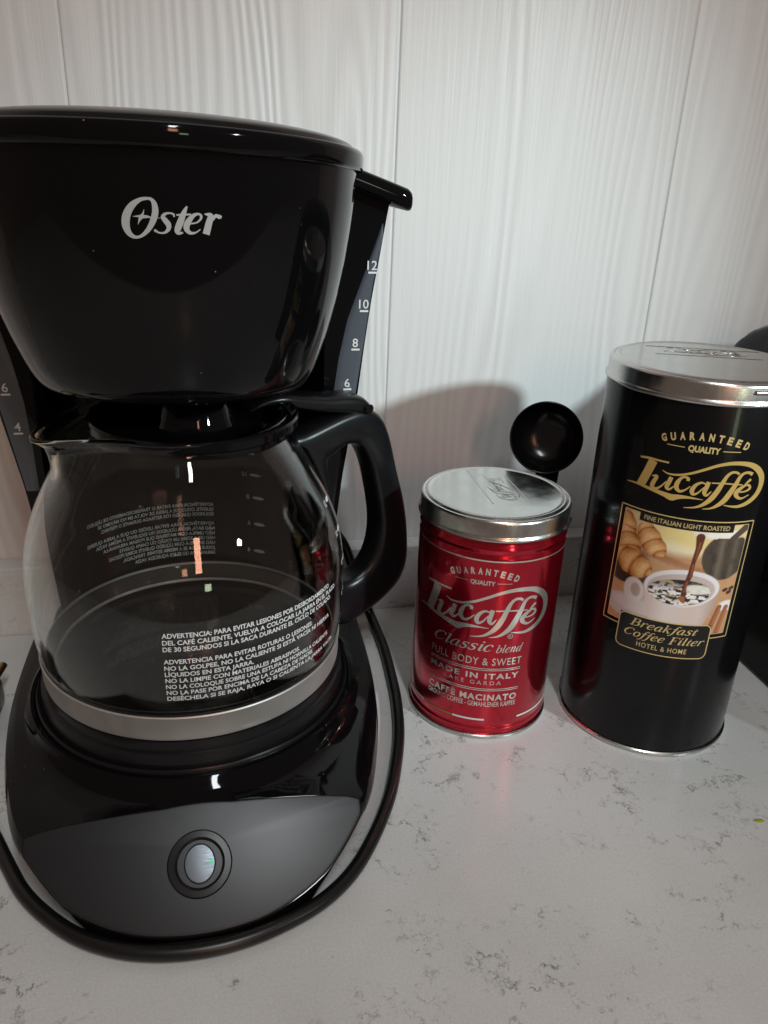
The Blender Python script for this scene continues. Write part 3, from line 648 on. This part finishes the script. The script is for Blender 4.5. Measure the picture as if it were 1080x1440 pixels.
# ------------------------------------------------------------------ serif italic pen letters
# each glyph: (advance, strokes) in em/100, x-height 50, caps 72
GL = {
'C': (72, [[(64, 52, 4), (63, 62, 7), (58, 68, 5), (46, 72, 5), (28, 66, 9), (14, 48, 13), (10, 28, 13), (18, 10, 9), (34, 1, 5), (50, 6, 5), (62, 18, 4)]]),
'B': (72, [[(22, 70, 12), (22, 2, 12)], [(8, 71, 3.5), (40, 71, 4)], [(8, 1.5, 3.5), (40, 1.5, 4)], [(38, 71, 4), (52, 68, 8), (57, 56, 12), (51, 43, 8), (36, 39, 4), (24, 39, 3)], [(36, 39, 4), (54, 36, 8), (62, 22, 13), (55, 7, 9), (38, 1.5, 4)]]),
'F': (64, [[(22, 70, 12), (22, 2, 12)], [(8, 71, 3.5), (60, 71, 4.5), (62, 56, 3)], [(24, 38, 4), (44, 38, 4)], [(45, 47, 3), (44, 29, 3)], [(8, 1.5, 3.5), (36, 1.5, 3.5)]]),
'l': (30, [[(16, 75, 10), (14, 40, 11), (13, 10, 11), (17, 2, 7), (25, 5, 3), (30, 12, 2)], [(4, 74, 3), (16, 76, 4)]]),
'a': (55, [[(42, 44, 5), (32, 50, 5), (18, 42, 8), (8, 24, 12), (11, 6, 8), (22, 1, 5), (36, 18, 3)], [(43, 49, 8), (40, 28, 11), (38, 9, 10), (42, 2, 6), (50, 6, 3), (54, 12, 2)]]),
's': (44, [[(38, 38, 3), (36, 46, 6), (26, 50, 5), (14, 45, 7), (14, 34, 10), (26, 26, 11), (33, 15, 10), (26, 3, 6), (14, 1, 5), (5, 6, 6), (4, 15, 3)]]),
'i': (30, [[(6, 40, 2), (12, 48, 4), (17, 48, 8), (15, 30, 11), (13, 9, 10), (17, 2, 6), (25, 6, 3), (29, 12, 2)], [(17.5, 67, 11), (18.5, 68, 11)]]),
'c': (46, [[(39, 36, 7), (39, 42, 8), (34, 48, 5), (25, 50, 5), (13, 42, 9), (7, 24, 12), (10, 8, 9), (20, 1, 5), (31, 4, 4), (40, 13, 2.5)]]),
'b': (52, [[(14, 75, 9), (12, 45, 10), (10, 12, 9), (18, 2, 6), (32, 3, 6), (43, 18, 11), (44, 36, 11), (36, 48, 6), (26, 46, 4), (13, 30, 3)], [(3, 74, 3), (14, 76, 4)]]),
'e': (47, [[(11, 22, 3), (26, 26, 4), (38, 36, 6), (37, 46, 7), (29, 50, 5), (16, 43, 8), (7, 25, 12), (10, 8, 10), (20, 1, 6), (32, 4, 4), (42, 14, 2.5)]]),
'n': (56, [[(4, 40, 2), (10, 48, 4), (15, 48, 7), (13, 28, 10), (10, 1, 10)], [(12, 28, 3), (24, 44, 4), (36, 50, 7), (41, 42, 10), (38, 22, 11), (37, 7, 9), (42, 1, 5), (50, 6, 3), (54, 12, 2)]]),
'd': (54, [[(42, 44, 5), (32, 50, 5), (18, 42, 8), (8, 24, 12), (11, 6, 8), (22, 1, 5), (37, 20, 3)], [(48, 75, 9), (43, 40, 10), (39, 10, 10), (43, 2, 6), (51, 6, 3), (55, 12, 2)], [(37, 74, 3), (48, 76, 4)]]),
'r': (44, [[(4, 40, 2), (10, 48, 4), (15, 48, 7), (13, 28, 10), (10, 1, 10)], [(12, 28, 3), (22, 43, 4), (32, 50, 6), (39, 46, 9), (39, 42, 8)]]),
'k': (54, [[(14, 75, 9), (12, 40, 10), (10, 1, 10)], [(3, 74, 3), (14, 76, 4)], [(12, 20, 3), (24, 36, 4), (36, 49, 6), (42, 46, 8)], [(22, 30, 4), (30, 20, 9), (38, 5, 10), (44, 1, 5), (52, 8, 2.5)]]),
'f': (36, [[(44, 68, 8), (38, 75, 5), (28, 72, 6), (22, 55, 9), (19, 30, 11), (14, 2, 10), (6, -16, 6), (-4, -20, 5), (-8, -14, 6)], [(4, 47, 3.5), (36, 47, 3.5)]]),
't': (34, [[(20, 66, 3), (17, 48, 8), (14, 28, 11), (13, 9, 10), (17, 2, 6), (25, 5, 3), (32, 14, 2)], [(4, 47, 3.5), (32, 47, 3.5)]]),
'o': (52, [[(26, 50, 5), (13, 42, 9), (7, 24, 12), (12, 6, 9), (24, 1, 5), (37, 9, 9), (43, 27, 12), (38, 43, 9), (26, 50, 5)]]),
}
def pen(fl, word, u0, v0, width, xh, shear=.30, ws=1.15):
    adv = sum(GL[c][0] if c != ' ' else 26 for c in word); s = xh/50.0; sx = width/adv/s
    x = 0
    for c in word:
        if c == ' ': x += 26; continue
        for st in GL[c][1]:
            fl.stroke([(x+a, b, w_) for a, b, w_ in st], sc=s, ox=u0, oy=v0, shear=shear, n=5, ws=ws, sx=sx, cap=len(st) < 3)
        x += GL[c][0]
def arc_text(fl, word, uc, v_ends, v_mid, half, h, bold):
    """capitals bent upwards in the middle"""
    R_ = (half*half+(v_mid-v_ends)**2)/(2*(v_mid-v_ends)); th = math.asin(half/R_)
    n = len(word)
    for i, c in enumerate(word):
        f2 = Flat(); f2.text(c, 0, 0, h, width=h*.66, align='C', bold=bold)
        t = -th+2*th*(i/(n-1))
        t *= .93
        V = [(uc+(R_)*math.sin(t)+p[0]*math.cos(t)+p[1]*math.sin(t), v_mid-R_+R_*math.cos(t)-p[0]*math.sin(t)+p[1]*math.cos(t)) for p in f2.v]
        fl.add(V, f2.f)
def logo(fl, uc, vc, s):
    for st in LOGO: fl.stroke(st, sc=.001*s, ox=uc, oy=vc, n=7, cap=False)
def rrect(u0, v0, u1, v1, r, n=6, m=14):
    out = []
    for (cx_, cy_, a0, e) in ((u1-r, v1-r, 0, (u0+r, v1)), (u0+r, v1-r, 90, (u0, v0+r)), (u0+r, v0+r, 180, (u1-r, v0)), (u1-r, v0+r, 270, (u1, v1-r))):
        for k in range(n+1):
            a = math.radians(a0+90*k/n); out.append((cx_+r*math.cos(a), cy_+r*math.sin(a)))
        p = out[-1]
        for k in range(1, m): out.append((p[0]+(e[0]-p[0])*k/m, p[1]+(e[1]-p[1])*k/m))
    return out
def frame(fl, u0, v0, u1, v1, w_, r=.0002):
    fl.band(rrect(u0, v0, u1, v1, r+w_), rrect(u0+w_, v0+w_, u1-w_, v1-w_, r))

# ------------------------------------------------------------------ red tin
RX, RY, RR = .1531, .39219, .0422
def lines(mat_, wrap, parent, name='lettering'):
    def flush():
        global fl
        if fl.v: fl.wrap(name, wrap, mat_, parent)
        fl = Flat()
    return flush
rt = thing('coffee_tin', (RX, RY, 0), 'short red metallic coffee tin with silver lid and script logo, left of the black tin', 'coffee tin', 'coffee tins on the counter')
rb = [(.0, .0012), (.0405, .0012), (.0412, .0024), (.0408, .0034), (.0411, .0048), (.0418, .0062), (.0411, .0076), (.0408, .0090), (.0411, .0104), (.0415, .0122), (.0415, .1170), (.0414, .1182), (.0404, .1196), (.0403, .1206), (.0416, .1226), (.0416, .1236), (.0404, .1254), (.0402, .1290), (.0, .1290)]
rb = [(r_+.0007 if r_ else 0, z_) for r_, z_ in rb]
lathe('tin_body', rb, RX, RY, M['red'], rt, n=160, angle=60)
lathe('bottom_rim', [(.0410, 0), (.0427, .0001), (.0432, .0010), (.0430, .0022), (.0423, .0027), (.0410, .0020)], RX, RY, M['tin'], rt, n=128, closed=True)
def tinlid(cx, cy, R, z0, z1, parent, fl):
    prof = [(R-.0012, z0+.0004), (R+.0004, z0-.0002), (R+.0011, z0+.0004), (R+.0011, z0+.0014), (R+.0002, z0+.0022), (R, z0+.0030), (R, z1-.0028), (R-.0006, z1-.0012), (R-.0016, z1-.0008), (R-.0022, z1-.0012), (R-.0028, z1-.0008), (R-.0034, z1-.0001), (R-.0042, z1), (R-.0050, z1-.0004), (R-.006, z1-.0005)]
    o = lathe('tin_lid', prof, cx, cy, M['tin'], parent, n=160, angle=60)
    lathe('lid_top', [(R-.0060, z1-.0005), (0, z1-.0005)], cx, cy, M['tin_top'], o, n=128)
    return o
rl = tinlid(RX, RY, .0425, .1285, .1410, rt, None)
def emboss(name, strokes, org, ud, vd, z, mats, parent):
    fl = Flat()
    strokes(fl)
    V = []; F = list(fl.f); nv = len(fl.v)
    def f(u, v, e): return (org[0]+ud[0]*u+vd[0]*v, org[1]+ud[1]*u+vd[1]*v, z+e)
    return fl.wrap(name, f, mats, parent, lift=2e-6)
class Ridge:
    """raised half-round ridges pressed into a lid"""
    def __init__(s, org, ud, vd, z): s.org, s.ud, s.vd, s.z = org, ud, vd, z; s.V = []; s.F = []
    def add(s, pts, sc=1, h=.00026):
        Q = catmull([(a, b, c) for a, b, c in pts], 5); o = len(s.V); K = 5
        for i, p in enumerate(Q):
            a = Q[max(i-1, 0)]; b = Q[min(i+1, len(Q)-1)]; d = (b-a)[:2]; d /= np.linalg.norm(d)+1e-12; nn = np.array([-d[1], d[0]])
            for k in range(K):
                t = math.pi*k/(K-1); q = (p[:2]+nn*max(p[2], .25 if sc < .1 else .0004)*.5*math.cos(t))*sc
                s.V.append((s.org[0]+s.ud[0]*q[0]+s.vd[0]*q[1], s.org[1]+s.ud[1]*q[0]+s.vd[1]*q[1], s.z+h*math.sin(t)-.00003))
        for i in range(len(Q)-1):
            for k in range(K-1): s.F.append((o+i*K+k, o+i*K+k+1, o+(i+1)*K+k+1, o+(i+1)*K+k))
rg = Ridge((.1570, .3960), (0, -1), (1, 0), .1405)
for st in LOGO: rg.add(st, .00054)
mesh('embossed_logo', rg.V, rg.F, M['tin_top'], rl, angle=60)
rg = Ridge((0, 0), (1, 0), (0, 1), .1405)
rg.add([(.1465, .4278, .0006), (.1457, .400, .0006), (.1453, .3747, .0006)]); rg.add([(.1667, .4158, .0006), (.1670, .3722, .0006)])
mesh('embossed_line', rg.V, rg.F, M['tin_top'], rl, angle=60)
W1 = cyl(RX, RY, RR, .00012)
fl = Flat(); fl.rect(-.066, .1164, .066, .1172, 60); fl.wrap('printed_line', W1, M['silverink'], rt)
fl = Flat(); logo(fl, -.0151, .0845, 1.2); fl.wrap('script_logo', W1, M['silverink'], rt)
line = lines(M['silverink'], W1, rt)
fl = Flat()
arc_text(fl, 'GUARANTEED', -.0175, .1047, .1087, .0185, .0038, .045)
line(); fl.text('QUALITY', -.0178, .1024, .0026, width=.0136, align='C', bold=.03); fl.rect(-.0335, .1036, -.0257, .1039, 6); fl.rect(-.0100, .1036, -.0018, .1039, 6)
line(); pen(fl, 'Classic', -.0455, .0607, .0360, .0044, ws=1.05); line(); pen(fl, 'blend', -.0072, .0600, .0152, .0034, ws=1.0); line()
fl.text('FULL BODY & SWEET', -.0455, .0515, .0050, width=.0548, bold=.004, spacing=1.1)
line()
for v in (.0489, .0478): fl.rect(-.0459, v, .0091, v+.00045, 26)
line(); fl.text('MADE IN ITALY', -.0455, .0424, .0036, width=.0542, bold=.035, spacing=1.25)
line(); fl.text('LAKE GARDA', -.0350, .0382, .0028, width=.0332, bold=-.004, spacing=1.5)
line()
for v in (.0352, .0341): fl.rect(-.0459, v, .0092, v+.00045, 26)
line(); fl.text('CAFFÈ MACINATO', -.0457, .0276, .0041, width=.0545, bold=.035, spacing=1.2)
line(); fl.text('GROUND COFFEE - GEMAHLENER KAFFEE', -.0459, .0232, .0034, width=.0546, bold=.006)
line(); cc = [( .0005+.0016*math.cos(k*math.pi/10), .0706+.0016*math.sin(k*math.pi/10)) for k in range(20)]; ci = [(.0005+.0013*math.cos(k*math.pi/10), .0706+.0013*math.sin(k*math.pi/10)) for k in range(20)]
fl.band(cc, ci); fl.text('R', .0005, .0698, .0016, align='C', bold=.01)
line()
for a, b in ((-.075, -.0498), (-.0280, -.0093), (.0112, .042)):
    fl = Flat(); fl.rect(a, .0132, b, .0144, 16); fl.wrap('white_stripe', W1, M['whiteink'], rt)
fl = Flat(); fl.rect(-.0470, .0132, -.0281, .0144, 12); fl.wrap('bronze_stripe', W1, M['goldink'], rt)

# ------------------------------------------------------------------ black tin
KX, KY, KR = .25443, .36822, .0499
kt = thing('coffee_tin', (KX, KY, 0), 'tall black coffee tin with gold script logo and a picture of a coffee cup', 'coffee tin', 'coffee tins on the counter')
lathe('tin_body', [(0, .0012), (.0490, .0012), (.0497, .0026), (.0499, .0040), (.0499, .2078), (.0493, .2092), (.0493, .2110), (0, .2110)], KX, KY, M['blackcan'], kt, n=180, angle=60)
lathe('bottom_rim', [(.0488, 0), (.0506, .0001), (.0511, .0010), (.0509, .0022), (.0501, .0028), (.0488, .0020)], KX, KY, M['tin'], kt, n=128, closed=True)
kl = tinlid(KX, KY, .0502, .2088, .2207, kt, None)
a_ = math.radians(-18.5); ud = (math.cos(a_), math.sin(a_)); vd = (-math.sin(a_), math.cos(a_))
rg = Ridge((.2655, .3865), ud, vd, .2202)
for st in LOGO: rg.add(st, .00066)
mesh('embossed_logo', rg.V, rg.F, M['tin_top'], kl, angle=60)
rg = Ridge((0, 0), (1, 0), (0, 1), .2202)
rg.add([(.2382, .4045, .0007), (.2982, .3845, .0007)]); rg.add([(.2330, .3845, .0007), (.2860, .3668, .0007)])
mesh('embossed_line', rg.V, rg.F, M['tin_top'], kl, angle=60)
# little lug on the lid skirt
lg = [(KX+.0504*math.sin(u/.05), KY-.0504*math.cos(u/.05), .2160) for u in (-.0060, -.003, 0, .0025)]
tube('lid_lug', lg, .0011, M['tin'], kl, n=10, steps=4)
W2 = cyl(KX, KY, KR, .00012); W3 = cyl(KX, KY, KR, .00030)
fl = Flat(); logo(fl, -.02208, .1678, 1.0); fl.wrap('script_logo', W2, M['gold'], kt)
fl = Flat()
line = lines(M['palegold'], W2, kt)
arc_text(fl, 'GUARANTEED', -.0237, .1872, .1910, .0204, .0038, .045); line()
fl.text('QUALITY', -.0237, .1848, .0031, width=.0150, align='C', bold=.045); fl.rect(-.0413, .1861, -.0328, .1865, 6); fl.rect(-.0150, .1861, -.0064, .1865, 6)
line()
frame(fl, -.0597, .0798, .0111, .1492, .0006); fl.wrap('picture_frame', W2, M['palegold'], kt)
fl = Flat(); frame(fl, -.0570, .0825, .0083, .1474, .0005); fl.wrap('picture_frame', W2, M['palegold'], kt)
fl = Flat(); NBX = 24
o_ = rrect(-.0492, .0675, -.0003, .0886, .003); n = len(o_)
fl.rect(-.0490, .0680, -.0005, .0884, NBX); fl.wrap('black_banner', W3, M['blackink'], kt)
fl = Flat(); fl.rect(-.0480, .1432, -.0005, .1478, NBX); fl.wrap('black_banner', W3, M['blackink'], kt)
W4 = cyl(KX, KY, KR, .00042)
fl = Flat(); frame(fl, -.0494, .0672, -.0001, .0888, .0006, .003); line = lines(M['palegold'], W4, kt); line()
pen(fl, 'Breakfast', -.0435, .0822, .0352, .0031, ws=1.0); line(); pen(fl, 'Coffee Filter', -.0460, .0757, .0425, .0031, ws=1.0); line()
fl.text('HOTEL & HOME', -.0375, .0703, .0031, width=.0262, bold=.006, spacing=1.15); line()
fl.text('FINE ITALIAN LIGHT ROASTED', -.0456, .1444, .0026, width=.0427, bold=.010)
line()

# picture of cup, croissants and coffee pot, painted per vertex
U0, U1, Z0, Z1 = -.0566, .0079, .0829, .1471
nu, nz_ = 230, 230
uu, vv = np.meshgrid(np.linspace(U0, U1, nu)*1000, np.linspace(Z0, Z1, nz_)*1000)
rs = np.random.RandomState(3)
def vnoise(x, y, seed):
    r_ = np.random.RandomState(seed).rand(64, 64)
    xi = np.floor(x).astype(int); yi = np.floor(y).astype(int); fx = x-xi; fy = y-yi; fx = fx*fx*(3-2*fx); fy = fy*fy*(3-2*fy)
    g = lambda a, b: r_[a % 64, b % 64]
    return (g(xi, yi)*(1-fx)+g(xi+1, yi)*fx)*(1-fy)+(g(xi, yi+1)*(1-fx)+g(xi+1, yi+1)*fx)*fy
def fbm(x, y, seed): return vnoise(x, y, seed)*.55+vnoise(x*2.1, y*2.1, seed+1)*.3+vnoise(x*4.3, y*4.3, seed+2)*.15
img = np.zeros((nz_, nu, 3))
def put(mask, col):
    col = np.asarray(col, float); mk_ = np.clip(mask, 0, 1)[..., None]
    img[:] = img*(1-mk_)+col*mk_
def ell(cx_, cy_, rx, ry, rot=0, soft=.5):
    a = math.radians(rot); x = (uu-cx_)*math.cos(a)+(vv-cy_)*math.sin(a); y = -(uu-cx_)*math.sin(a)+(vv-cy_)*math.cos(a)
    d = np.sqrt((x/rx)**2+(y/ry)**2); return np.clip((1-d)*min(rx, ry)/soft+.5, 0, 1), x/rx, y/ry, d
def seg(x0, y0, x1, y1, w0, w1, soft=.4):
    dx, dy = x1-x0, y1-y0; t = np.clip(((uu-x0)*dx+(vv-y0)*dy)/(dx*dx+dy*dy), 0, 1)
    d = np.hypot(uu-x0-t*dx, vv-y0-t*dy); return np.clip((w0+(w1-w0)*t-d)/soft+.5, 0, 1)
h_ = (vv-83)/64
put(np.ones_like(uu), (.50, .30, .16))
put(np.clip((vv-126)/6, 0, 1), (.80, .66, .42)); gl_, *_ = ell(-26, 139, 15, 9, -10, 8); put(gl_*.8, (.88, .74, .36)); gl_, *_ = ell(-27, 131, 14, 4, -8, 4); put(gl_*.7, (.93, .84, .68))
put(np.clip((131-vv)/5, 0, 1), (.60, .36, .20)); put(seg(-40, 127, -12, 121, 2.2, 1.4, 1.5)*.7, (.42, .18, .08)); put(fbm(uu*.5, vv*1.3, 5)*.35*np.clip((128-vv)/6, 0, 1), (.82, .62, .42))
e_, *_ = ell(-49, 112, 12, 6.5, 6, 1); put(e_, (.10, .05, .03)); e_, *_ = ell(-46, 121.5, 6, 5, 0, 3); put(e_*.8, (.16, .07, .04))
def croissant(cx_, cy_, rx, ry, rot, seed, n_, bend):
    a = math.radians(rot); x = (uu-cx_)*math.cos(a)+(vv-cy_)*math.sin(a); y = -(uu-cx_)*math.sin(a)+(vv-cy_)*math.cos(a)
    x = x+bend*(y/ry)**2*rx
    taper = rx*np.clip(1-np.abs(y/ry)**2.3, 0, 1)**.5*(1+.05*np.sin(y/ry*n_*math.pi))
    mk_ = (np.clip((taper-np.abs(x))/.5+.5, 0, 1)*(np.abs(y) < ry))[..., None]
    xr = x/np.maximum(taper, .3)
    ph = (y/ry+.16*xr**2)*n_*math.pi; seam = np.clip(np.cos(ph), 0, 1)**7
    br = fbm(x*.7+seed, y*3.2+seed, seed)
    lum = .86-.42*np.abs(xr)**2.2-.34*seam+.30*(br-.5)-.10*np.cos(ph+1.3)
    lum = np.clip(np.nan_to_num(lum), 0, 1)
    base = np.stack([.22+.70*lum, .02+.62*lum**1.25, -.02+.36*lum**1.8], -1)
    img[:] = img*(1-mk_)+np.clip(base, .03, 1)*mk_
croissant(-53.5, 137, 5.0, 11, 14, 60, 2.5, .15); croissant(-40.5, 133.5, 6.2, 10.5, 38, 20, 3.0, -.25); croissant(-51.0, 127.5, 6.6, 11.5, 20, 30, 3.2, .2); croissant(-47.5, 118.2, 7.4, 10.8, 68, 40, 2.6, -.12)
# pot, its arm and the pouring stream
e_, x, y, d = ell(-1.5, 129.5, 12.5, 13.5, 0, .8)
pm_ = e_*np.clip((140.5-vv)/.8, 0, 1); put(pm_, (.13, .10, .075)); put(pm_*np.clip(1-np.abs(x+.25)*4, 0, 1)*.6, (.33, .28, .22)); put(pm_*np.clip(1-np.abs(x-.35)*5, 0, 1)*.5, (.28, .25, .20)); put(pm_*np.clip((fbm(uu*.4, vv*.3, 9)-.5)*3, 0, 1)*.5, (.05, .035, .03))
put(seg(-18, 145, -12, 139.5, 4, 4, .6)*np.clip((vv-139.3)/.5, 0, 1), (.86, .80, .70)); put(seg(-12, 142, 2, 142, 1.8, 2.2, .5), (.90, .86, .78)); 
put(seg(8, 147, 0, 139.5, 2.2, 1.6, .5), (.15, .11, .085));
# saucer, cup
e_, *_ = ell(-40, 92, 20, 8, -4, .8); put(e_, (.66, .58, .56)); e_, *_ = ell(-42, 94, 13, 4.2, -4, 1.2); put(e_*.6, (.80, .72, .70))
e_, *_ = ell(-44.3, 103, 5.6, 7.4, 8, .7); put(e_, (.76, .70, .68)); e_, *_ = ell(-43.4, 103.4, 2.6, 4.0, 8, .7); put(e_*.85, (.52, .40, .34))
wd = np.interp(vv, [84, 92, 100, 109], [12.5, 15.3, 18.2, 19.2]); cxm = -20
cup = np.clip((wd-np.abs(uu-cxm))/.6+.5, 0, 1)*np.clip((110-vv)/.8, 0, 1)*np.clip((vv-80)/.5, 0, 1)
xs_ = (uu-cxm)/19; put(cup, (.74, .62, .57)); put(cup*np.clip(1-np.abs(xs_+.35)*1.6, 0, 1)*.7, (.86, .78, .75)); put(cup*np.clip((xs_-.55)*2.5, 0, 1)*.7, (.48, .36, .32))
e_, *_ = ell(-20.2, 109.8, 19.3, 11.0, 3, .5); put(e_, (.84, .80, .80))
e_, *_ = ell(-20.4, 109.0, 17.2, 9.2, 3, .6); put(e_, (.64, .55, .52))
cof, x, y, d = ell(-21.3, 107.3, 16.0, 7.6, 4, .4); put(cof, (.035, .02, .015))
fo = fbm(uu*.42+3, vv*.85, 77); put(cof*np.clip((fo-.47)*16, 0, 1)*np.clip(1.15-np.maximum(0, y)*1.3, 0, 1), (.90, .88, .87))
put(cof*np.clip((fbm(uu*.3, vv*.6, 90)-.55)*10, 0, 1)*.6, (.78, .62, .42)); e_, *_ = ell(-12, 110, 7, 2.8, -6, 1); put(e_*cof*.9, (.87, .84, .76))
for x0_, y0_, x1_, y1_, a_w, b_w in ((-16.6, 140, -16.5, 134, 2.2, 1.5), (-16.5, 134, -17.6, 126, 1.5, 1.0), (-17.6, 126, -17.9, 118, 1.0, 1.35), (-17.9, 118, -19.3, 111, 1.35, .95), (-19.3, 111, -19.2, 105, .95, 1.4)):
    put(seg(x0_, y0_, x1_, y1_, a_w, b_w, .35), (.17, .05, .02))
for x0_, y0_, x1_, y1_ in ((-16.2, 137, -16.9, 128), (-17.5, 124, -17.5, 117), (-18.6, 114, -19.1, 108)):
    put(seg(x0_, y0_, x1_, y1_, .45, .25, .5)*.8, (.50, .18, .07))
put(seg(-19.6, 104, -18.4, 102, 1.6, .8, .4), (.45, .2, .1))
# cinnamon sticks, beans, cloth
e_, *_ = ell(6, 100, 5.5, 3.2, 0, 1); put(e_, (.86, .84, .84))
put(seg(1.5, 99.5, -2.2, 83, 1.5, 1.7, .4), (.42, .18, .09)); put(seg(5.8, 99, 3.0, 83, 1.5, 1.7, .4), (.46, .20, .10)); put(seg(2.1, 99, -1.2, 84, .25, .3, .3)*.7, (.66, .36, .2)); put(seg(6.6, 99, 4.0, 84, .25, .3, .3)*.7, (.66, .36, .2))
for a, b in ((2.6, 109.8), (5.2, 108.2), (6.3, 110.6)):
    e_, *_ = ell(a, b, 1.7, 1.1, 20, .3); put(e_, (.12, .06, .04))
img = np.clip(img+(fbm(uu*1.6, vv*1.6, 200)-.5)[..., None]*.03, .01, 1)
us_ = np.linspace(U0, U1, nu); vs_ = np.linspace(Z0, Z1, nz_)
WP = cyl(KX, KY, KR, .00020)
V = [WP(u, z) for z in vs_ for u in us_]
F = [(j*nu+i, j*nu+i+1, (j+1)*nu+i+1, (j+1)*nu+i) for j in range(nz_-1) for i in range(nu-1)]
pic = mesh('printed_picture', V, F, M['picture'], kt, smooth=True)
ca = pic.data.color_attributes.new('print', 'FLOAT_COLOR', 'POINT')
rgba = np.ones((nz_*nu, 4), np.float32); rgba[:, :3] = (img.reshape(-1, 3)**1.35); ca.data.foreach_set('color', rgba.ravel())

# ------------------------------------------------------------------ scoop behind the red tin
sp = thing('coffee_scoop', (.216, .446, 0), 'black round coffee scoop standing on its handle behind the red tin', 'scoop')
Bc = Vector((.2050, .4480, .1524)); nf_ = (Vector((0, 0, .306))-Bc).normalized(); nf_ = (nf_+Vector((.08, 0, -.05))).normalized()
rot = nf_.to_track_quat('Z', 'Y').to_matrix()
sprof = smooth_profile([(.0252, -.0010), (.0256, .0), (.0250, .0006), (.0243, .0), (.0232, -.0040), (.0205, -.0100), (.0150, -.0150), (.0080, -.0172), (0, -.0176)], 3)
back = smooth_profile([(0, -.0196), (.0085, -.0192), (.0165, -.0166), (.0222, -.0112), (.0248, -.0050), (.0252, -.0010)], 3)
o = lathe('scoop_bowl', sprof+back[:-1], 0, 0, M['lid'], sp, n=96, fn=lambda x, y, z: tuple(Bc+rot @ Vector((x, y, z))*.905), angle=50)
top = Bc+rot @ Vector((.0035, -.021, -.007))
hb = Vector((.2160, .4460, .0012)); V = []; F = []
pts = [top+Vector((0, 0, .004)), top+Vector((.0006, .001, -.012)), top.lerp(hb, .5)+Vector((0, .001, 0)), hb+Vector((0, 0, .012)), hb]
wds = [.0085, .0075, .0072, .0075, .0055]
for p_, w_ in zip(pts, wds):
    for k in range(12):
        a = 2*math.pi*k/12; V.append(p_+Vector((w_*math.cos(a), .0022*math.sin(a), 0)))
for i in range(len(pts)-1):
    for k in range(12): F.append((i*12+k, i*12+(k+1) % 12, (i+1)*12+(k+1) % 12, (i+1)*12+k))
F += [tuple(range(12)), tuple((len(pts)-1)*12+k for k in range(12))]
mesh('scoop_handle', V, F, M['satin'], sp, angle=50, normals=True)

# ------------------------------------------------------------------ black appliance at the right edge
ta = thing('toaster', (.43, .385, 0), 'glossy black kitchen appliance with arched top behind the black tin', 'toaster')
def arch(x, ins):
    y0, y1, zt = .275+ins, .496-ins, .2285-ins; out = []; r = .05
    prof = [(y0, .004), (y0, .06), (y0+.001, .12), (y0+.004, .165), (y0+.014, .192), (y0+.035, .214), (y0+.07, .2245), ((y0+y1)/2, zt), (y1-.055, .2260-ins*.5), (y1-.028, .2185-ins), (y1-.010, .2040-ins), (y1-.002, .170), (y1, .12), (y1, .06), (y1, .004)]
    return [(x, a, b) for a, b in [(q[0], q[1]) for q in catmull([(p[0], p[1], 0) for p in prof], 4)]]
V = []; F = []; S_ = [(.3530, .006), (.3540, .002), (.357, .0), (.430, -.002), (.505, 0), (.509, .003), (.510, .008)]
for x, ins in S_:
    s = arch(x, ins); n = len(s); V += s
for k in range(len(S_)-1):
    for i in range(n): F.append((k*n+i, k*n+(i+1) % n, (k+1)*n+(i+1) % n, (k+1)*n+i))
F += [tuple(range(n)), tuple((len(S_)-1)*n+i for i in range(n))]
mesh('toaster_body', V, F, M['gloss'], ta, angle=40, normals=True)
V = []; F = []; S_ = [(.3536, .004), (.3500, .003), (.3488, .0045), (.3484, .009)]
for x, ins in S_:
    s = arch(x, ins); V += s
for k in range(len(S_)-1):
    for i in range(n): F.append((k*n+i, k*n+(i+1) % n, (k+1)*n+(i+1) % n, (k+1)*n+i))
F += [tuple((len(S_)-1)*n+i for i in range(n))]
mesh('end_panel', V, F, M['gloss'], ta, angle=40, normals=True)
for fx, fy in ((.37, .29), (.37, .475), (.49, .29), (.49, .475)):
    lathe('foot', [(0, 0), (.008, 0), (.008, .0045), (0, .0045)], fx, fy, M['rubber'], ta, n=20)

# yellow-green crumb lying on the counter at the right
bm = bmesh.new(); bmesh.ops.create_icosphere(bm, subdivisions=2, radius=1)
for v_ in bm.verts: v_.co = Vector((.2682+v_.co.x*.0026+v_.co.y*.0006, .2651+v_.co.y*.0011-v_.co.x*.0007, .0005+v_.co.z*.0005*(1+.4*math.sin(v_.co.x*5))))
tag(frombm('crumb', bm, M['crumb'], None), 'tiny yellow-green crumb on the white countertop near the right edge', 'crumb')
